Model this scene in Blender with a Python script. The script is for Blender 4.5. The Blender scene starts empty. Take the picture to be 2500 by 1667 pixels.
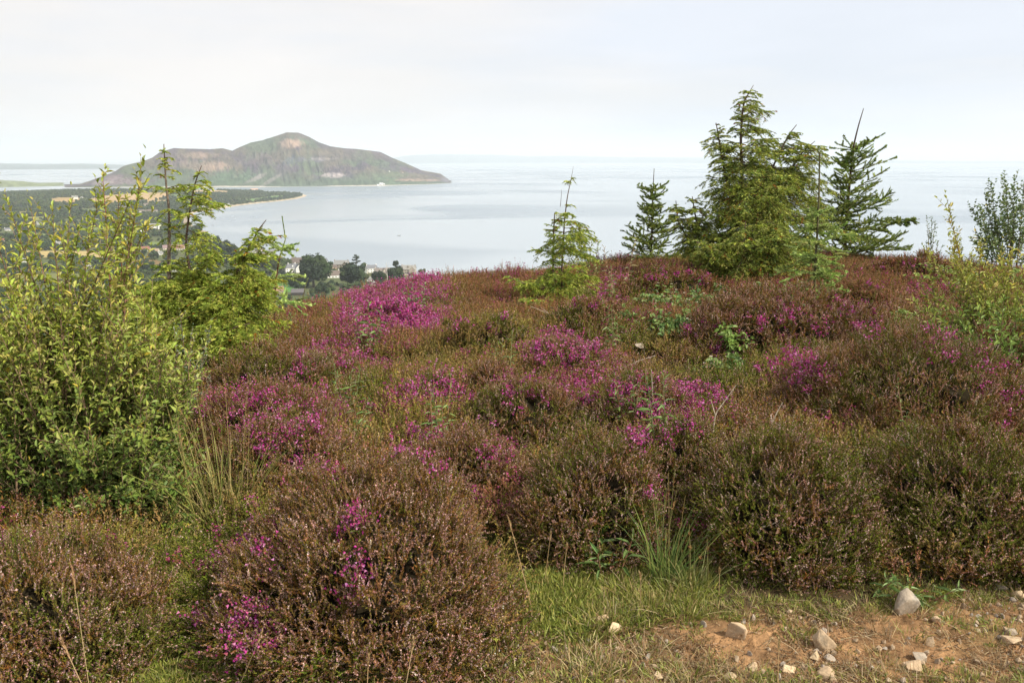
import bpy, bmesh, math
import numpy as np
from mathutils import Vector

S = bpy.context.scene
C = S.collection
R = math.radians
rng = np.random.default_rng(11)

# ------------------------------------------------------------------ camera, sky, sun, exposure
EYE = 145.0                       # eye height above the sea, metres
PITCH = 12.54
F = 2016.0                        # focal length in photograph pixels (2500 wide)
cam = bpy.data.cameras.new('camera')
cam.lens = 36.0 * F / 2500.0
cam.sensor_width = 36.0
cam.clip_start = 0.05
cam.clip_end = 200000
camo = bpy.data.objects.new('camera', cam)
C.objects.link(camo)
camo.location = (0, 0, EYE)
camo.rotation_euler = (R(90 - PITCH), 0, 0)
S.camera = camo

SUN_EL, SUN_AZ = 44.0, 118.0      # azimuth measured clockwise from the view direction (+Y)
w = bpy.data.worlds.new('World')
S.world = w
w.use_nodes = True
nt = w.node_tree
nt.nodes.clear()
def N(t, kind, **kw):
    n = t.nodes.new(kind)
    for k, v in kw.items():
        if hasattr(n, k): setattr(n, k, v)
        else: n.inputs[k].default_value = v
    return n
out = N(nt, 'ShaderNodeOutputWorld')
bg = N(nt, 'ShaderNodeBackground')
bg.inputs['Strength'].default_value = 0.097
sky = N(nt, 'ShaderNodeTexSky', sky_type='NISHITA', sun_disc=False, sun_elevation=R(SUN_EL),
        sun_rotation=R(SUN_AZ), air_density=1.0, dust_density=3.0, ozone_density=1.0, altitude=100)
tc = N(nt, 'ShaderNodeTexCoord')
mp = N(nt, 'ShaderNodeMapping')
mp.inputs['Scale'].default_value = (1.1, 1.1, 6.5)
mp.inputs['Location'].default_value = (2.3, 0.4, 1.7)
mp.inputs['Rotation'].default_value = (0.0, R(-4), 0.0)
n1 = N(nt, 'ShaderNodeTexNoise'); n1.inputs['Scale'].default_value = 1.7; n1.inputs['Detail'].default_value = 6; n1.inputs['Roughness'].default_value = 0.52
n1.inputs['Distortion'].default_value = 0.5
cr = N(nt, 'ShaderNodeValToRGB')
cr.color_ramp.elements[0].position = 0.36; cr.color_ramp.elements[0].color = (0.86, 0.86, 0.86, 1)
cr.color_ramp.elements[1].position = 0.62; cr.color_ramp.elements[1].color = (1, 1, 1, 1)
n2 = N(nt, 'ShaderNodeTexNoise'); n2.inputs['Scale'].default_value = 1.3; n2.inputs['Detail'].default_value = 5
cc_r = N(nt, 'ShaderNodeMapRange'); cc_r.inputs[1].default_value = 0.40; cc_r.inputs[2].default_value = 0.62
cc = N(nt, 'ShaderNodeMixRGB')      # cloud tint: slightly warm to slightly lilac
cc.inputs[1].default_value = (8.3, 8.0, 7.9, 1)
cc.inputs[2].default_value = (7.0, 7.4, 8.2, 1)
mx = N(nt, 'ShaderNodeMixRGB')
L = nt.links.new
L(tc.outputs['Generated'], mp.inputs['Vector'])
L(mp.outputs[0], n1.inputs['Vector']); L(mp.outputs[0], n2.inputs['Vector'])
L(n1.outputs['Fac'], cr.inputs[0]); L(cr.outputs[0], mx.inputs[0])
L(n2.outputs['Fac'], cc_r.inputs[0]); L(cc_r.outputs[0], cc.inputs[0])
L(sky.outputs[0], mx.inputs[1]); L(cc.outputs[0], mx.inputs[2])
L(mx.outputs[0], bg.inputs['Color']); L(bg.outputs[0], out.inputs['Surface'])

sl = bpy.data.lights.new('sun', 'SUN')
sl.energy = 4.8
sl.angle = R(1.5)
sl.color = (1.0, 0.92, 0.78)
so = bpy.data.objects.new('sun', sl)
C.objects.link(so)
sd = Vector((math.sin(R(SUN_AZ)) * math.cos(R(SUN_EL)), math.cos(R(SUN_AZ)) * math.cos(R(SUN_EL)), math.sin(R(SUN_EL))))
so.rotation_euler = sd.to_track_quat('Z', 'Y').to_euler()
so.location = (0, 0, 400)

S.view_settings.view_transform = 'Standard'
S.view_settings.look = 'None'
S.view_settings.gamma = 1
S.view_settings.exposure = 0.30
cy = S.cycles
cy.use_denoising = True
cy.max_bounces = 6
cy.diffuse_bounces = 2
cy.glossy_bounces = 2
cy.transmission_bounces = 3
cy.transparent_max_bounces = 4
cy.volume_bounces = 1
cy.caustics_reflective = False
cy.caustics_refractive = False
cy.use_adaptive_sampling = True
cy.adaptive_threshold = 0.02

# ------------------------------------------------------------------ geometry of the view
CP, SP = math.cos(R(PITCH)), math.sin(R(PITCH))
def ray(px, py):
    vx = (np.asarray(px, float) - 1250) / F
    vy = -(np.asarray(py, float) - 833.5) / F
    return vx, CP + vy * SP, -SP + vy * CP
def sea(px, py):
    x, y, z = ray(px, py)
    t = -EYE / z
    return x * t, y * t
def project(x, y, z):
    zz = z - EYE
    d = y * CP - zz * SP
    v = y * SP + zz * CP
    d = np.where(d < 1e-3, 1e-3, d)
    return 1250 + F * x / d, 833.5 - F * v / d

def _hash(i, j, s):
    a = (i * 374761393 + j * 668265263 + int(s) * 144269504) & 0xFFFFFFFF
    a = ((a ^ (a >> 13)) * 1274126177) & 0xFFFFFFFF
    return ((a ^ (a >> 16)) & 0xFFFF) / 65535.0
def vnoise(x, y, s=0):
    x = np.asarray(x, float); y = np.asarray(y, float)
    i = np.floor(x).astype(np.int64); j = np.floor(y).astype(np.int64)
    fx = x - i; fy = y - j
    fx = fx * fx * (3 - 2 * fx); fy = fy * fy * (3 - 2 * fy)
    a = _hash(i, j, s); b = _hash(i + 1, j, s); c = _hash(i, j + 1, s); d = _hash(i + 1, j + 1, s)
    return (a * (1 - fx) + b * fx) * (1 - fy) + (c * (1 - fx) + d * fx) * fy
def fbm(x, y, s=0, o=4):
    r = 0; a = 0.5; t = 0
    for k in range(o):
        r = r + a * vnoise(x * 2 ** k, y * 2 ** k, s + k); t += a; a *= 0.5
    return r / t

# the shore, read off the photograph and laid on the sea plane
_sh = [(1040, 674), (1000, 670), (930, 658), (860, 652), (782, 644), (704, 634), (655, 612), (600, 614), (560, 598), (520, 580),
       (497, 569), (506, 565), (492, 562), (474, 556), (468, 548), (462, 535), (464, 526), (476, 519.5), (505, 513.5), (538, 509.5), (587, 501.5), (636, 496), (685, 491),
       (724, 486), (744, 480.5), (750, 477.5), (735, 474), (700, 471), (640, 468.5), (560, 466.5), (500, 465.5), (300, 465), (150, 466), (0, 472), (-300, 478), (-800, 484)]
shore = [sea(*p) for p in _sh]
shore = [(9000., 400.), (2500., 500.), (900., 600.), (400., 700.), (60., 860.)] + [(float(a), float(b)) for a, b in shore] + [(-9000., 2500.), (-9000., -6000.), (9000., -6000.)]
SH = np.array(shore)
def shore_dist(x, y):
    "distance to the shore, positive on land"
    x = np.asarray(x, float); y = np.asarray(y, float)
    best = np.full(x.shape, 1e9); ins = np.zeros(x.shape, bool)
    for k in range(len(SH)):
        ax, ay = SH[k]; bx, by = SH[(k + 1) % len(SH)]
        dx, dy = bx - ax, by - ay
        t = np.clip(((x - ax) * dx + (y - ay) * dy) / (dx * dx + dy * dy), 0, 1)
        best = np.minimum(best, np.hypot(x - ax - t * dx, y - ay - t * dy))
        if ay != by:
            c = ((ay > y) != (by > y)) & (x < (bx - ax) * (y - ay) / (by - ay) + ax)
            ins ^= c
    return np.where(ins, best, -best)

# crest of the near hill by direction: image column -> distance, drop of the ground below the eye
_cx = [-900, 0, 300, 620, 800, 1040, 1200, 1490, 1650, 1900, 2180, 2500, 3400]
_cd = [7.0, 7.3, 7.6, 8.6, 9.5, 10.5, 11.0, 12.0, 12.3, 12.6, 13.0, 12.5, 12.0]
_ct = [12.6, 12.1, 11.8, 10.7, 9.75, 8.35, 7.75, 6.95, 6.2, 6.0, 6.0, 6.3, 6.3]      # angle of the heather tops, degrees
HEATH = 0.27
_ch = [d * math.tan(R(a)) + HEATH for d, a in zip(_cd, _ct)]
def ground_z(x, y):
    x = np.asarray(x, float); y = np.asarray(y, float)
    d = np.hypot(x, y)
    col = 1250 + F * x / np.maximum(y, 0.25 * d + 1e-6)
    D = np.interp(col, _cx, _cd); hc = np.interp(col, _cx, _ch)
    t = np.clip((d - 2.5) / (D - 2.5), 0, 1); t = t * t * (3 - 2 * t)
    h = -(1.62 * (1 - t) + hc * t)
    h = h + 0.05 * (fbm(x * 0.7 + 5, y * 0.7, 3, 3) - 0.5) * np.clip((d - 1.5) / 2, 0, 1) * np.clip((16 - d) / 6, 0, 1) * 2
    h = h + (0.02 * (fbm(x * 9, y * 9, 5, 3) - 0.5) + 0.012 * (fbm(x * 34, y * 34, 6, 3) - 0.5)) * np.clip((8 - d) / 4, 0, 1)
    s = np.maximum(d - D, 0)
    h = h - 0.44 * s * s / (s + 3.0)
    back = np.where(y < 0, 1.0, 0.0)
    z = EYE + h
    sd_ = np.where(d > 40, shore_dist(x, y), 500.0)
    land = 1.5 + 13 * (1 - np.exp(-np.maximum(sd_, 0) / 260.)) + 16 * (1 - np.exp(-np.maximum(sd_ - 250, 0) / 900.))
    land = land + 9 * (fbm(x / 260., y / 260., 9, 4) - 0.5) * np.clip(sd_ / 200, 0, 1)
    land = np.where(sd_ < 0, np.maximum(sd_ * 0.06, -6), np.where(sd_ < 25, land * np.clip(sd_ / 25, 0, 1), land))
    return np.where(d > 40, np.maximum(np.where(sd_ < 0, -10, z), land), z)
def gz(x, y): return float(ground_z(np.array([x]), np.array([y]))[0])
_T = np.concatenate([np.linspace(1.5, 20, 800), np.geomspace(20, 8000, 2500)])
def hit(px, py):
    x, y, z = ray(px, py)
    X, Y, Z = x * _T, y * _T, EYE + z * _T
    G = ground_z(X, Y)
    k = np.argmax(Z <= G)
    if Z[k] > G[k]:
        t = -EYE / z if z < 0 else 5000.
        return float(x * t), float(y * t), 0.0
    if k == 0: t = _T[0]
    else:
        a = Z[k - 1] - G[k - 1]; b = G[k] - Z[k]; t = _T[k - 1] + (_T[k] - _T[k - 1]) * a / (a + b + 1e-9)
    return float(x * t), float(y * t), gz(x * t, y * t)
def at(px, d):
    "ground point at horizontal distance d (along y) under image column px"
    y = d; x = 0.
    for _ in range(4):
        z = gz(x, y)
        dep = y * CP - (z - EYE) * SP
        x = (px - 1250) / F * dep
    return x, y, gz(x, y)

# ------------------------------------------------------------------ mesh and object helpers
def mesh_np(name, V, Fs, mat, col=None, smooth=False, mats=None, mi=None):
    """V (n,3); Fs list of int arrays (m,3) or (m,4)"""
    me = bpy.data.meshes.new(name)
    V = np.ascontiguousarray(V, dtype=np.float32)
    me.vertices.add(len(V)); me.vertices.foreach_set('co', V.ravel())
    Fs = [np.asarray(f) for f in Fs if len(f)]
    tot = np.concatenate([np.full(len(f), f.shape[1], np.int32) for f in Fs])
    idx = np.concatenate([f.ravel() for f in Fs]).astype(np.int32)
    st = np.concatenate([[0], np.cumsum(tot)[:-1]]).astype(np.int32)
    me.loops.add(len(idx)); me.loops.foreach_set('vertex_index', idx)
    me.polygons.add(len(tot)); me.polygons.foreach_set('loop_start', st)
    me.polygons.foreach_set('loop_total', tot)
    me.polygons.foreach_set('use_smooth', np.full(len(tot), smooth, bool))
    for m in (mats or [mat]): me.materials.append(m)
    if mi is not None: me.polygons.foreach_set('material_index', np.asarray(mi, np.int32))
    me.update(calc_edges=True)
    if col is not None:
        a = me.color_attributes.new('Col', 'FLOAT_COLOR', 'POINT')
        c4 = np.ones((len(V), 4), np.float32); c4[:, :3] = col
        a.data.foreach_set('color', c4.ravel())
    return me
def link(name, me, parent=None, loc=(0, 0, 0), rz=0.0, scl=None):
    o = bpy.data.objects.new(name, me); C.objects.link(o)
    o.location = loc; o.rotation_euler = (0, 0, rz)
    if scl is not None: o.scale = scl
    if parent: o.parent = parent
    return o
def tag(o, label, cat, group=None, kind=None):
    if label: o['label'] = label
    if cat: o['category'] = cat
    if group: o['group'] = group
    if kind: o['kind'] = kind
    return o
def thing(name, label, cat, loc, rz=0.0, group=None):
    return tag(link(name, None, None, loc, rz), label, cat, group)

class Acc:
    "collects triangle/quad soups with a colour per vertex"
    def __init__(s): s.V = []; s.T = []; s.Q = []; s.K = []; s.n = 0
    def add(s, V, T=None, Q=None, K=None):
        V = np.asarray(V, float).reshape(-1, 3)
        if T is not None and len(T): s.T.append(np.asarray(T).reshape(-1, 3) + s.n)
        if Q is not None and len(Q): s.Q.append(np.asarray(Q).reshape(-1, 4) + s.n)
        K = np.broadcast_to(np.asarray(K if K is not None else (0.5, 0.5, 0.5), float), V.shape)
        s.V.append(V); s.K.append(K); s.n += len(V)
    def mesh(s, name, mat, smooth=False):
        Fs = []
        if s.T: Fs.append(np.concatenate(s.T))
        if s.Q: Fs.append(np.concatenate(s.Q))
        return mesh_np(name, np.concatenate(s.V), Fs, mat, np.concatenate(s.K), smooth)

def unit(v): return v / (np.linalg.norm(v, axis=-1, keepdims=True) + 1e-9)
def frame(D):
    a = np.where(np.abs(D[..., 2:3]) < 0.9, np.array([0, 0, 1.]), np.array([1., 0, 0]))
    U = unit(np.cross(a, D)); W = np.cross(D, U)
    return U, W
def palette(cols, n, r, jit=0.12):
    c = np.array(cols)[r.integers(0, len(cols), n)]
    return np.clip(c * (1 + jit * r.normal(size=(n, 1))) * (1 + 0.04 * r.normal(size=(n, 3))), 0.003, 1)
def curve_pt(P, D, Ln, B, t):
    "point on curved axes; P,D,B (n,3) Ln (n,) t (n,k)"
    return P[:, None] + D[:, None] * (Ln[:, None] * t)[..., None] + B[:, None] * (Ln[:, None] * t * t)[..., None]
def bits(acc, P, D, Ln, B, k, size, width, tilt, cols, r, t0=0.0, t1=1.0, flat=None, cjit=0.12, per_axis=0.15, tipcol=None):
    "k small pointed leaves or flowers along every curved axis"
    n = len(P)
    if n == 0: return
    t = np.sort(t0 + (t1 - t0) * (np.arange(k)[None] + r.uniform(0, 1, (n, k))) / k, axis=1)
    X = curve_pt(P, D, Ln, B, t)
    A = unit(D[:, None] + 2 * B[:, None] * t[..., None])
    U, W = frame(A)
    if flat is None:
        ph = r.uniform(0, 2 * np.pi, (n, k))
        rad = U * np.cos(ph)[..., None] + W * np.sin(ph)[..., None]
    else:
        sg = np.where((np.arange(k)[None] + np.zeros((n, 1))) % 2 < 1, 1., -1.)
        rad = unit(np.cross(np.array([0, 0, 1.]) + flat[:, None] * 0.0, A)) * sg[..., None] + 0.25 * r.normal(size=(n, k, 3))
        rad = unit(rad)
    tl = tilt * (1 + 0.25 * r.normal(size=(n, k)))
    G = A * np.cos(tl)[..., None] + rad * np.sin(tl)[..., None]
    Sd = unit(np.cross(G, A + 0.3 * r.normal(size=A.shape)))
    s = size * r.uniform(0.7, 1.3, (n, k))
    wd = width * r.uniform(0.7, 1.3, (n, k))
    a = X - Sd * (wd / 2)[..., None]; b = X + Sd * (wd / 2)[..., None]; c = X + G * s[..., None]
    V = np.stack([a, b, c], axis=2).reshape(-1, 3)
    T = np.arange(len(V)).reshape(-1, 3)
    ax = palette(cols, n, r, per_axis)
    K = ax[:, None] * (1 + cjit * r.normal(size=(n, k, 1)))
    if tipcol is not None:
        f = np.clip((t - 0.45) / 0.55, 0, 1)[..., None]
        K = K * (1 - f) + np.array(tipcol) * f
    K = np.repeat(np.clip(K, 0.003, 1).reshape(-1, 3), 3, axis=0)
    acc.add(V, T=T, K=K)
def blobs(acc, P, D, Ln, B, k, size, cols, r, t0=0.5, t1=1.0, off=0.006):
    "little four-sided bells along each axis"
    n = len(P)
    if n == 0: return
    t = t0 + (t1 - t0) * r.uniform(0, 1, (n, k))
    X = curve_pt(P, D, Ln, B, t)
    X = (X + off * r.normal(size=X.shape)).reshape(-1, 3)
    s = (size * r.uniform(0.7, 1.35, len(X)))[:, None]
    ax = unit(r.normal(size=X.shape) + np.array([0, 0, -0.6])); U, W = frame(ax)
    v = [X + ax * s * .7, X + (U * .5 - ax * .3) * s, X + (-U * .25 + W * .45 - ax * .3) * s, X + (-U * .25 - W * .45 - ax * .3) * s]
    V = np.stack(v, 1).reshape(-1, 3)
    i = np.arange(len(X))[:, None] * 4
    T = np.concatenate([i + [0, 1, 2], i + [0, 2, 3], i + [0, 3, 1]], 0)
    K = np.repeat(palette(cols, len(X), r, 0.15), 4, axis=0)
    acc.add(V, T=T, K=K)
def rods(acc, P, D, Ln, B, r0, r1, cols, r, segs=3, sides=3):
    "thin tapered round stems along the axes"
    n = len(P)
    if n == 0: return
    t = np.broadcast_to(np.linspace(0, 1, segs + 1)[None], (n, segs + 1))
    X = curve_pt(P, D, Ln, B, t)
    A = unit(D[:, None] + 2 * B[:, None] * t[..., None]); U, W = frame(A)
    r0 = np.broadcast_to(np.asarray(r0, float), (n,)); r1 = np.broadcast_to(np.asarray(r1, float), (n,))
    rad = r0[:, None] * (1 - t) + r1[:, None] * t
    a = np.arange(sides) * 2 * np.pi / sides
    V = X[:, :, None] + rad[..., None, None] * (U[:, :, None] * np.cos(a)[:, None] + W[:, :, None] * np.sin(a)[:, None])
    base = (np.arange(n)[:, None, None] * (segs + 1) + np.arange(segs)[None, :, None]) * sides
    j = np.arange(sides)[None, None]; j2 = (j + 1) % sides
    Q = np.stack([base + j, base + j2, base + sides + j2, base + sides + j], -1).reshape(-1, 4)
    K = np.repeat(palette(cols, n, r), (segs + 1) * sides, axis=0)
    acc.add(V.reshape(-1, 3), Q=Q, K=K)
def tube(acc, pts, rads, col, sides=6, r=rng):
    pts = np.asarray(pts, float); n = len(pts)
    A = unit(np.gradient(pts, axis=0)); U, W = frame(A)
    # keep the frame from flipping
    for i in range(1, n):
        u = U[i - 1] - A[i] * np.dot(U[i - 1], A[i]); U[i] = u / (np.linalg.norm(u) + 1e-9); W[i] = np.cross(A[i], U[i])
    a = np.arange(sides) * 2 * np.pi / sides
    rr = np.asarray(rads, float)[:, None, None]
    V = pts[:, None] + rr * (U[:, None] * np.cos(a)[:, None] + W[:, None] * np.sin(a)[:, None])
    i = np.arange(n - 1)[:, None] * sides; j = np.arange(sides)[None]; j2 = (j + 1) % sides
    Q = np.stack([i + j, i + j2, i + sides + j2, i + sides + j], -1).reshape(-1, 4)
    K = np.clip(np.array(col) * (1 + 0.12 * r.normal(size=(n * sides, 1))), 0.005, 1)
    acc.add(V.reshape(-1, 3), Q=Q, K=K)
def leaves(acc, X, G, Nn, size, width, cols, r, fold=0.25, curl=0.25, K=None):
    "folded oval leaves: X base, G direction, Nn rough normal, size, width arrays"
    n = len(X)
    if n == 0: return
    G = unit(G); Sd = unit(np.cross(G, Nn)); Nn = np.cross(Sd, G)
    s = np.broadcast_to(size, (n,))[:, None]; w_ = np.broadcast_to(width, (n,))[:, None] / 2
    up = Nn * w_ * fold * 2
    dn = -Nn * s * curl
    v = [X, X + G * s * .3 + Sd * w_ * .85 + up, X + G * s * .3 - Sd * w_ * .85 + up, X + G * s * .35 + dn * .12,
         X + G * s * .68 + Sd * w_ * .8 + up * .9 + dn * .45, X + G * s * .68 - Sd * w_ * .8 + up * .9 + dn * .45, X + G * s + dn]
    V = np.stack(v, 1).reshape(-1, 3)
    i = np.arange(n)[:, None] * 7
    T = np.concatenate([i + [0, 1, 3], i + [0, 3, 2], i + [3, 6, 5], i + [3, 4, 6], i + [1, 4, 3], i + [2, 3, 5]], 0)
    if K is None: K = palette(cols, n, r, 0.12)
    acc.add(V, T=T, K=np.repeat(np.clip(K, 0.004, 1), 7, axis=0))

# ------------------------------------------------------------------ materials
MATS = {}
def mat_col(name, rough=0.65, transl=0.0, spec=0.3, nscale=0.0, namt=0.0, bump=0.0, bscale=20.0, coords='Object', bdist=0.02, sat=1.0):
    "base colour from the mesh's Col attribute, broken up by noise"
    m = bpy.data.materials.new(name); m.use_nodes = True
    t = m.node_tree; b = t.nodes['Principled BSDF']
    a = N(t, 'ShaderNodeAttribute', attribute_name='Col')
    src = a.outputs['Color']
    l = t.links.new
    tcn = N(t, 'ShaderNodeTexCoord')
    if namt > 0:
        n_ = N(t, 'ShaderNodeTexNoise'); n_.inputs['Scale'].default_value = nscale; n_.inputs['Detail'].default_value = 5
        l(tcn.outputs[coords], n_.inputs['Vector'])
        mr = N(t, 'ShaderNodeMapRange'); mr.inputs[3].default_value = 1 - namt; mr.inputs[4].default_value = 1 + namt
        mr.inputs[1].default_value = 0.25; mr.inputs[2].default_value = 0.75
        l(n_.outputs['Fac'], mr.inputs[0])
        mm = N(t, 'ShaderNodeVectorMath', operation='SCALE')
        l(src, mm.inputs[0]); l(mr.outputs[0], mm.inputs['Scale']); src = mm.outputs[0]
    if sat != 1.0:
        hs = N(t, 'ShaderNodeHueSaturation'); hs.inputs['Saturation'].default_value = sat; l(src, hs.inputs['Color']); src = hs.outputs[0]
    l(src, b.inputs['Base Color'])
    b.inputs['Roughness'].default_value = rough
    b.inputs['Specular IOR Level'].default_value = spec
    if bump > 0:
        bn = N(t, 'ShaderNodeTexNoise'); bn.inputs['Scale'].default_value = bscale; bn.inputs['Detail'].default_value = 6
        l(tcn.outputs[coords], bn.inputs['Vector'])
        bu = N(t, 'ShaderNodeBump'); bu.inputs['Strength'].default_value = bump; bu.inputs['Distance'].default_value = bdist
        l(bn.outputs['Fac'], bu.inputs['Height']); l(bu.outputs[0], b.inputs['Normal'])
    if transl > 0:
        tr = N(t, 'ShaderNodeBsdfTranslucent'); l(src, tr.inputs['Color'])
        mxs = N(t, 'ShaderNodeMixShader'); mxs.inputs[0].default_value = transl
        o_ = t.nodes['Material Output']
        l(b.outputs[0], mxs.inputs[1]); l(tr.outputs[0], mxs.inputs[2]); l(mxs.outputs[0], o_.inputs['Surface'])
    MATS[name] = m
    return m
M_leaf = mat_col('leaf', 0.5, 0.26, 0.35, sat=1.04)
M_needle = mat_col('needle', 0.55, 0.15, 0.25, sat=1.08)
M_heath = mat_col('heather_shoot', 0.85, 0.10, 0.06, sat=1.2)
M_flower = mat_col('heather_flower', 0.75, 0.3, 0.12, sat=1.08)
M_bark = mat_col('bark', 0.85, 0, 0.2, 30, 0.35, 0.6, 60)
M_straw = mat_col('dry_straw', 0.6, 0.25, 0.3)
M_stone = mat_col('stone', 0.85, 0, 0.25, 3.5, 0.22, 0.5, 6, bdist=0.004)
M_crown = mat_col('tree_crown', 0.7, 0.1, 0.15, 0.35, 0.25)
M_farleaf = M_crown
M_paint = mat_col('house_wall', 0.8, 0, 0.2, 0.8, 0.08)
M_roof = mat_col('house_roof', 0.8, 0, 0.25, 1.5, 0.2)
M_glass = mat_col('window_glass', 0.15, 0, 0.6)
M_woody = mat_col('heather_wood', 0.95, 0, 0.05, 25, 0.5)

# ------------------------------------------------------------------ the sea
def grid_plane():
    rr = np.concatenate([[0], np.geomspace(60, 90000, 90)])
    aa = np.linspace(0, 2 * np.pi, 145)[:-1]
    V = np.stack([np.outer(rr, np.sin(aa)), np.outer(rr, np.cos(aa)), np.zeros((len(rr), len(aa)))], -1).reshape(-1, 3)
    i = np.arange(len(rr) - 1)[:, None] * len(aa); j = np.arange(len(aa))[None]; j2 = (j + 1) % len(aa)
    return V, np.stack([i + j, i + len(aa) + j, i + len(aa) + j2, i + j2], -1).reshape(-1, 4)
V, Q = grid_plane()
m = bpy.data.materials.new('sea_water'); m.use_nodes = True
t = m.node_tree; b = t.nodes['Principled BSDF']; l = t.links.new
tcn = N(t, 'ShaderNodeTexCoord')
def mapn(scale, loc=(0, 0, 0), rot=0.0):
    q = N(t, 'ShaderNodeMapping'); q.inputs['Scale'].default_value = scale; q.inputs['Location'].default_value = loc
    q.inputs['Rotation'].default_value = (0, 0, rot); l(tcn.outputs['Object'], q.inputs['Vector']); return q
pa = mapn((1 / 900., 1 / 620., 1), (3.1, 1.2, 0), 0.35)
na = N(t, 'ShaderNodeTexNoise'); na.inputs['Scale'].default_value = 1.0; na.inputs['Detail'].default_value = 3; na.inputs['Roughness'].default_value = 0.4; na.inputs['Distortion'].default_value = 1.3
l(pa.outputs[0], na.inputs['Vector'])
pb = mapn((1 / 2600., 1 / 1500., 1), (1.4, 0.7, 0), -0.2)
nb = N(t, 'ShaderNodeTexNoise'); nb.inputs['Scale'].default_value = 1.0; nb.inputs['Detail'].default_value = 3
l(pb.outputs[0], nb.inputs['Vector'])
ra = N(t, 'ShaderNodeValToRGB'); ra.color_ramp.elements[0].position = 0.43; ra.color_ramp.elements[1].position = 0.58
l(na.outputs['Fac'], ra.inputs[0])
mxr = N(t, 'ShaderNodeMath', operation='MULTIPLY'); l(ra.outputs[0], mxr.inputs[0])
rb = N(t, 'ShaderNodeMapRange'); rb.inputs[1].default_value = 0.3; rb.inputs[2].default_value = 0.65; l(nb.outputs['Fac'], rb.inputs[0])
l(rb.outputs[0], mxr.inputs[1])
rou = N(t, 'ShaderNodeMapRange'); rou.inputs[3].default_value = 0.20; rou.inputs[4].default_value = 0.34; l(mxr.outputs[0], rou.inputs[0])
l(rou.outputs[0], b.inputs['Roughness'])
cm = N(t, 'ShaderNodeMixRGB'); cm.inputs[1].default_value = (0.31, 0.36, 0.40, 1); cm.inputs[2].default_value = (0.17, 0.22, 0.27, 1)  # darker bands of sky reflection tinted into the water's base colour
l(mxr.outputs[0], cm.inputs[0]); l(cm.outputs[0], b.inputs['Base Color'])
b.inputs['IOR'].default_value = 1.33
wv = mapn((1 / 9., 1 / 5., 1))
nw = N(t, 'ShaderNodeTexNoise'); nw.inputs['Scale'].default_value = 1.0; nw.inputs['Detail'].default_value = 3; l(wv.outputs[0], nw.inputs['Vector'])
bu = N(t, 'ShaderNodeBump'); bu.inputs['Distance'].default_value = 0.35
bs = N(t, 'ShaderNodeMapRange'); bs.inputs[3].default_value = 0.0; bs.inputs[4].default_value = 0.02; l(mxr.outputs[0], bs.inputs[0]); l(bs.outputs[0], bu.inputs['Strength'])
l(nw.outputs['Fac'], bu.inputs['Height']); l(bu.outputs[0], b.inputs['Normal'])
o = link('sea', mesh_np('sea', V, [Q], m, smooth=True)); tag(o, 'calm pale grey-blue sea of the bay reaching the horizon', 'sea', kind='structure')

# ------------------------------------------------------------------ the ground: near heath, hillside, fields and woods floor in one sheet
def poly_in(px, py, cx, cy, rx, ry, sl=0.0, p=3.0):
    dx = px - cx; dy = py - cy - sl * dx
    return np.abs(dx / rx) ** p + np.abs(dy / ry) ** p
FIELDS = [(160, 490, 36, 8, -0.02, (0.36, 0.25, 0.12)), (315, 484, 95, 11, -0.07, (0.40, 0.28, 0.14)), (296, 508, 20, 4, 0.05, (0.38, 0.29, 0.15)),
          (515, 468, 45, 3.4, 0.03, (0.42, 0.30, 0.16)), (100, 533, 34, 4, 0, (0.20, 0.21, 0.07)), (165, 621, 125, 8, 0.02, (0.40, 0.31, 0.13)),
          (342, 728, 24, 8, 0, (0.33, 0.28, 0.11)), (668, 702, 60, 11, 0, (0.09, 0.21, 0.05)), (420, 598, 70, 5, 0.03, (0.15, 0.20, 0.06)),
          (645, 485, 48, 3, -0.12, (0.13, 0.22, 0.07)), (676, 468, 32, 2.2, 0, (0.26, 0.24, 0.12)), (362, 642, 50, 7, 0.05, (0.19, 0.13, 0.06)),
          (440, 478, 30, 3, 0, (0.14, 0.20, 0.08)), (230, 514, 40, 4, 0, (0.16, 0.2, 0.08)), (40, 520, 40, 4, 0, (0.22, 0.19, 0.08)),
          (60, 575, 60, 5, 0, (0.14, 0.18, 0.06)), (250, 562, 50, 5, 0.03, (0.15, 0.19, 0.06)), (385, 492, 30, 3, 0, (0.36, 0.27, 0.14)), (120, 676, 80, 9, 0, (0.16, 0.17, 0.06))]
def field_of(px, py):
    k = np.full(np.shape(px), -1)
    for i, f in enumerate(FIELDS):
        k = np.where(poly_in(px + 3 * np.sin(py * .7), py, *f[:5]) < 1, i, k)
    return k
def verge(x, y):
    "1 on the trodden stony verge at the bottom of the picture"
    px, py = project(x, y, ground_z(x, y))
    edge = np.interp(px, [900, 1150, 1300, 1450, 1700, 2000, 2200, 2500, 3000], [1650, 1570, 1505, 1510, 1470, 1485, 1440, 1425, 1400])
    return np.clip((py - edge) / 55 + 1.6 * (fbm(x * 3, y * 3, 21) - .5), 0, 1) * np.clip((px - 900) / 150, 0, 1)
az = np.concatenate([np.linspace(-180, -42, 36)[:-1], np.linspace(-42, 42, 640), np.linspace(42, 180, 36)[1:-1]])
rr = np.concatenate([[0.02, 0.4, 0.8, 1.2], np.geomspace(1.5, 16, 230), np.geomspace(16, 9000, 470)[1:]])
AZ, RR = np.meshgrid(np.radians(az), rr)
X = RR * np.sin(AZ); Y = RR * np.cos(AZ); Z = ground_z(X, Y)
na_ = len(az)
i = np.arange(len(rr) - 1)[:, None] * na_; j = np.arange(na_)[None]; j2 = (j + 1) % na_
Q = np.stack([i + j, i + na_ + j, i + na_ + j2, i + j2], -1).reshape(-1, 4)[:, ::-1]
px, py = project(X, Y, Z)
col = np.zeros(X.shape + (3,))
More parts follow.
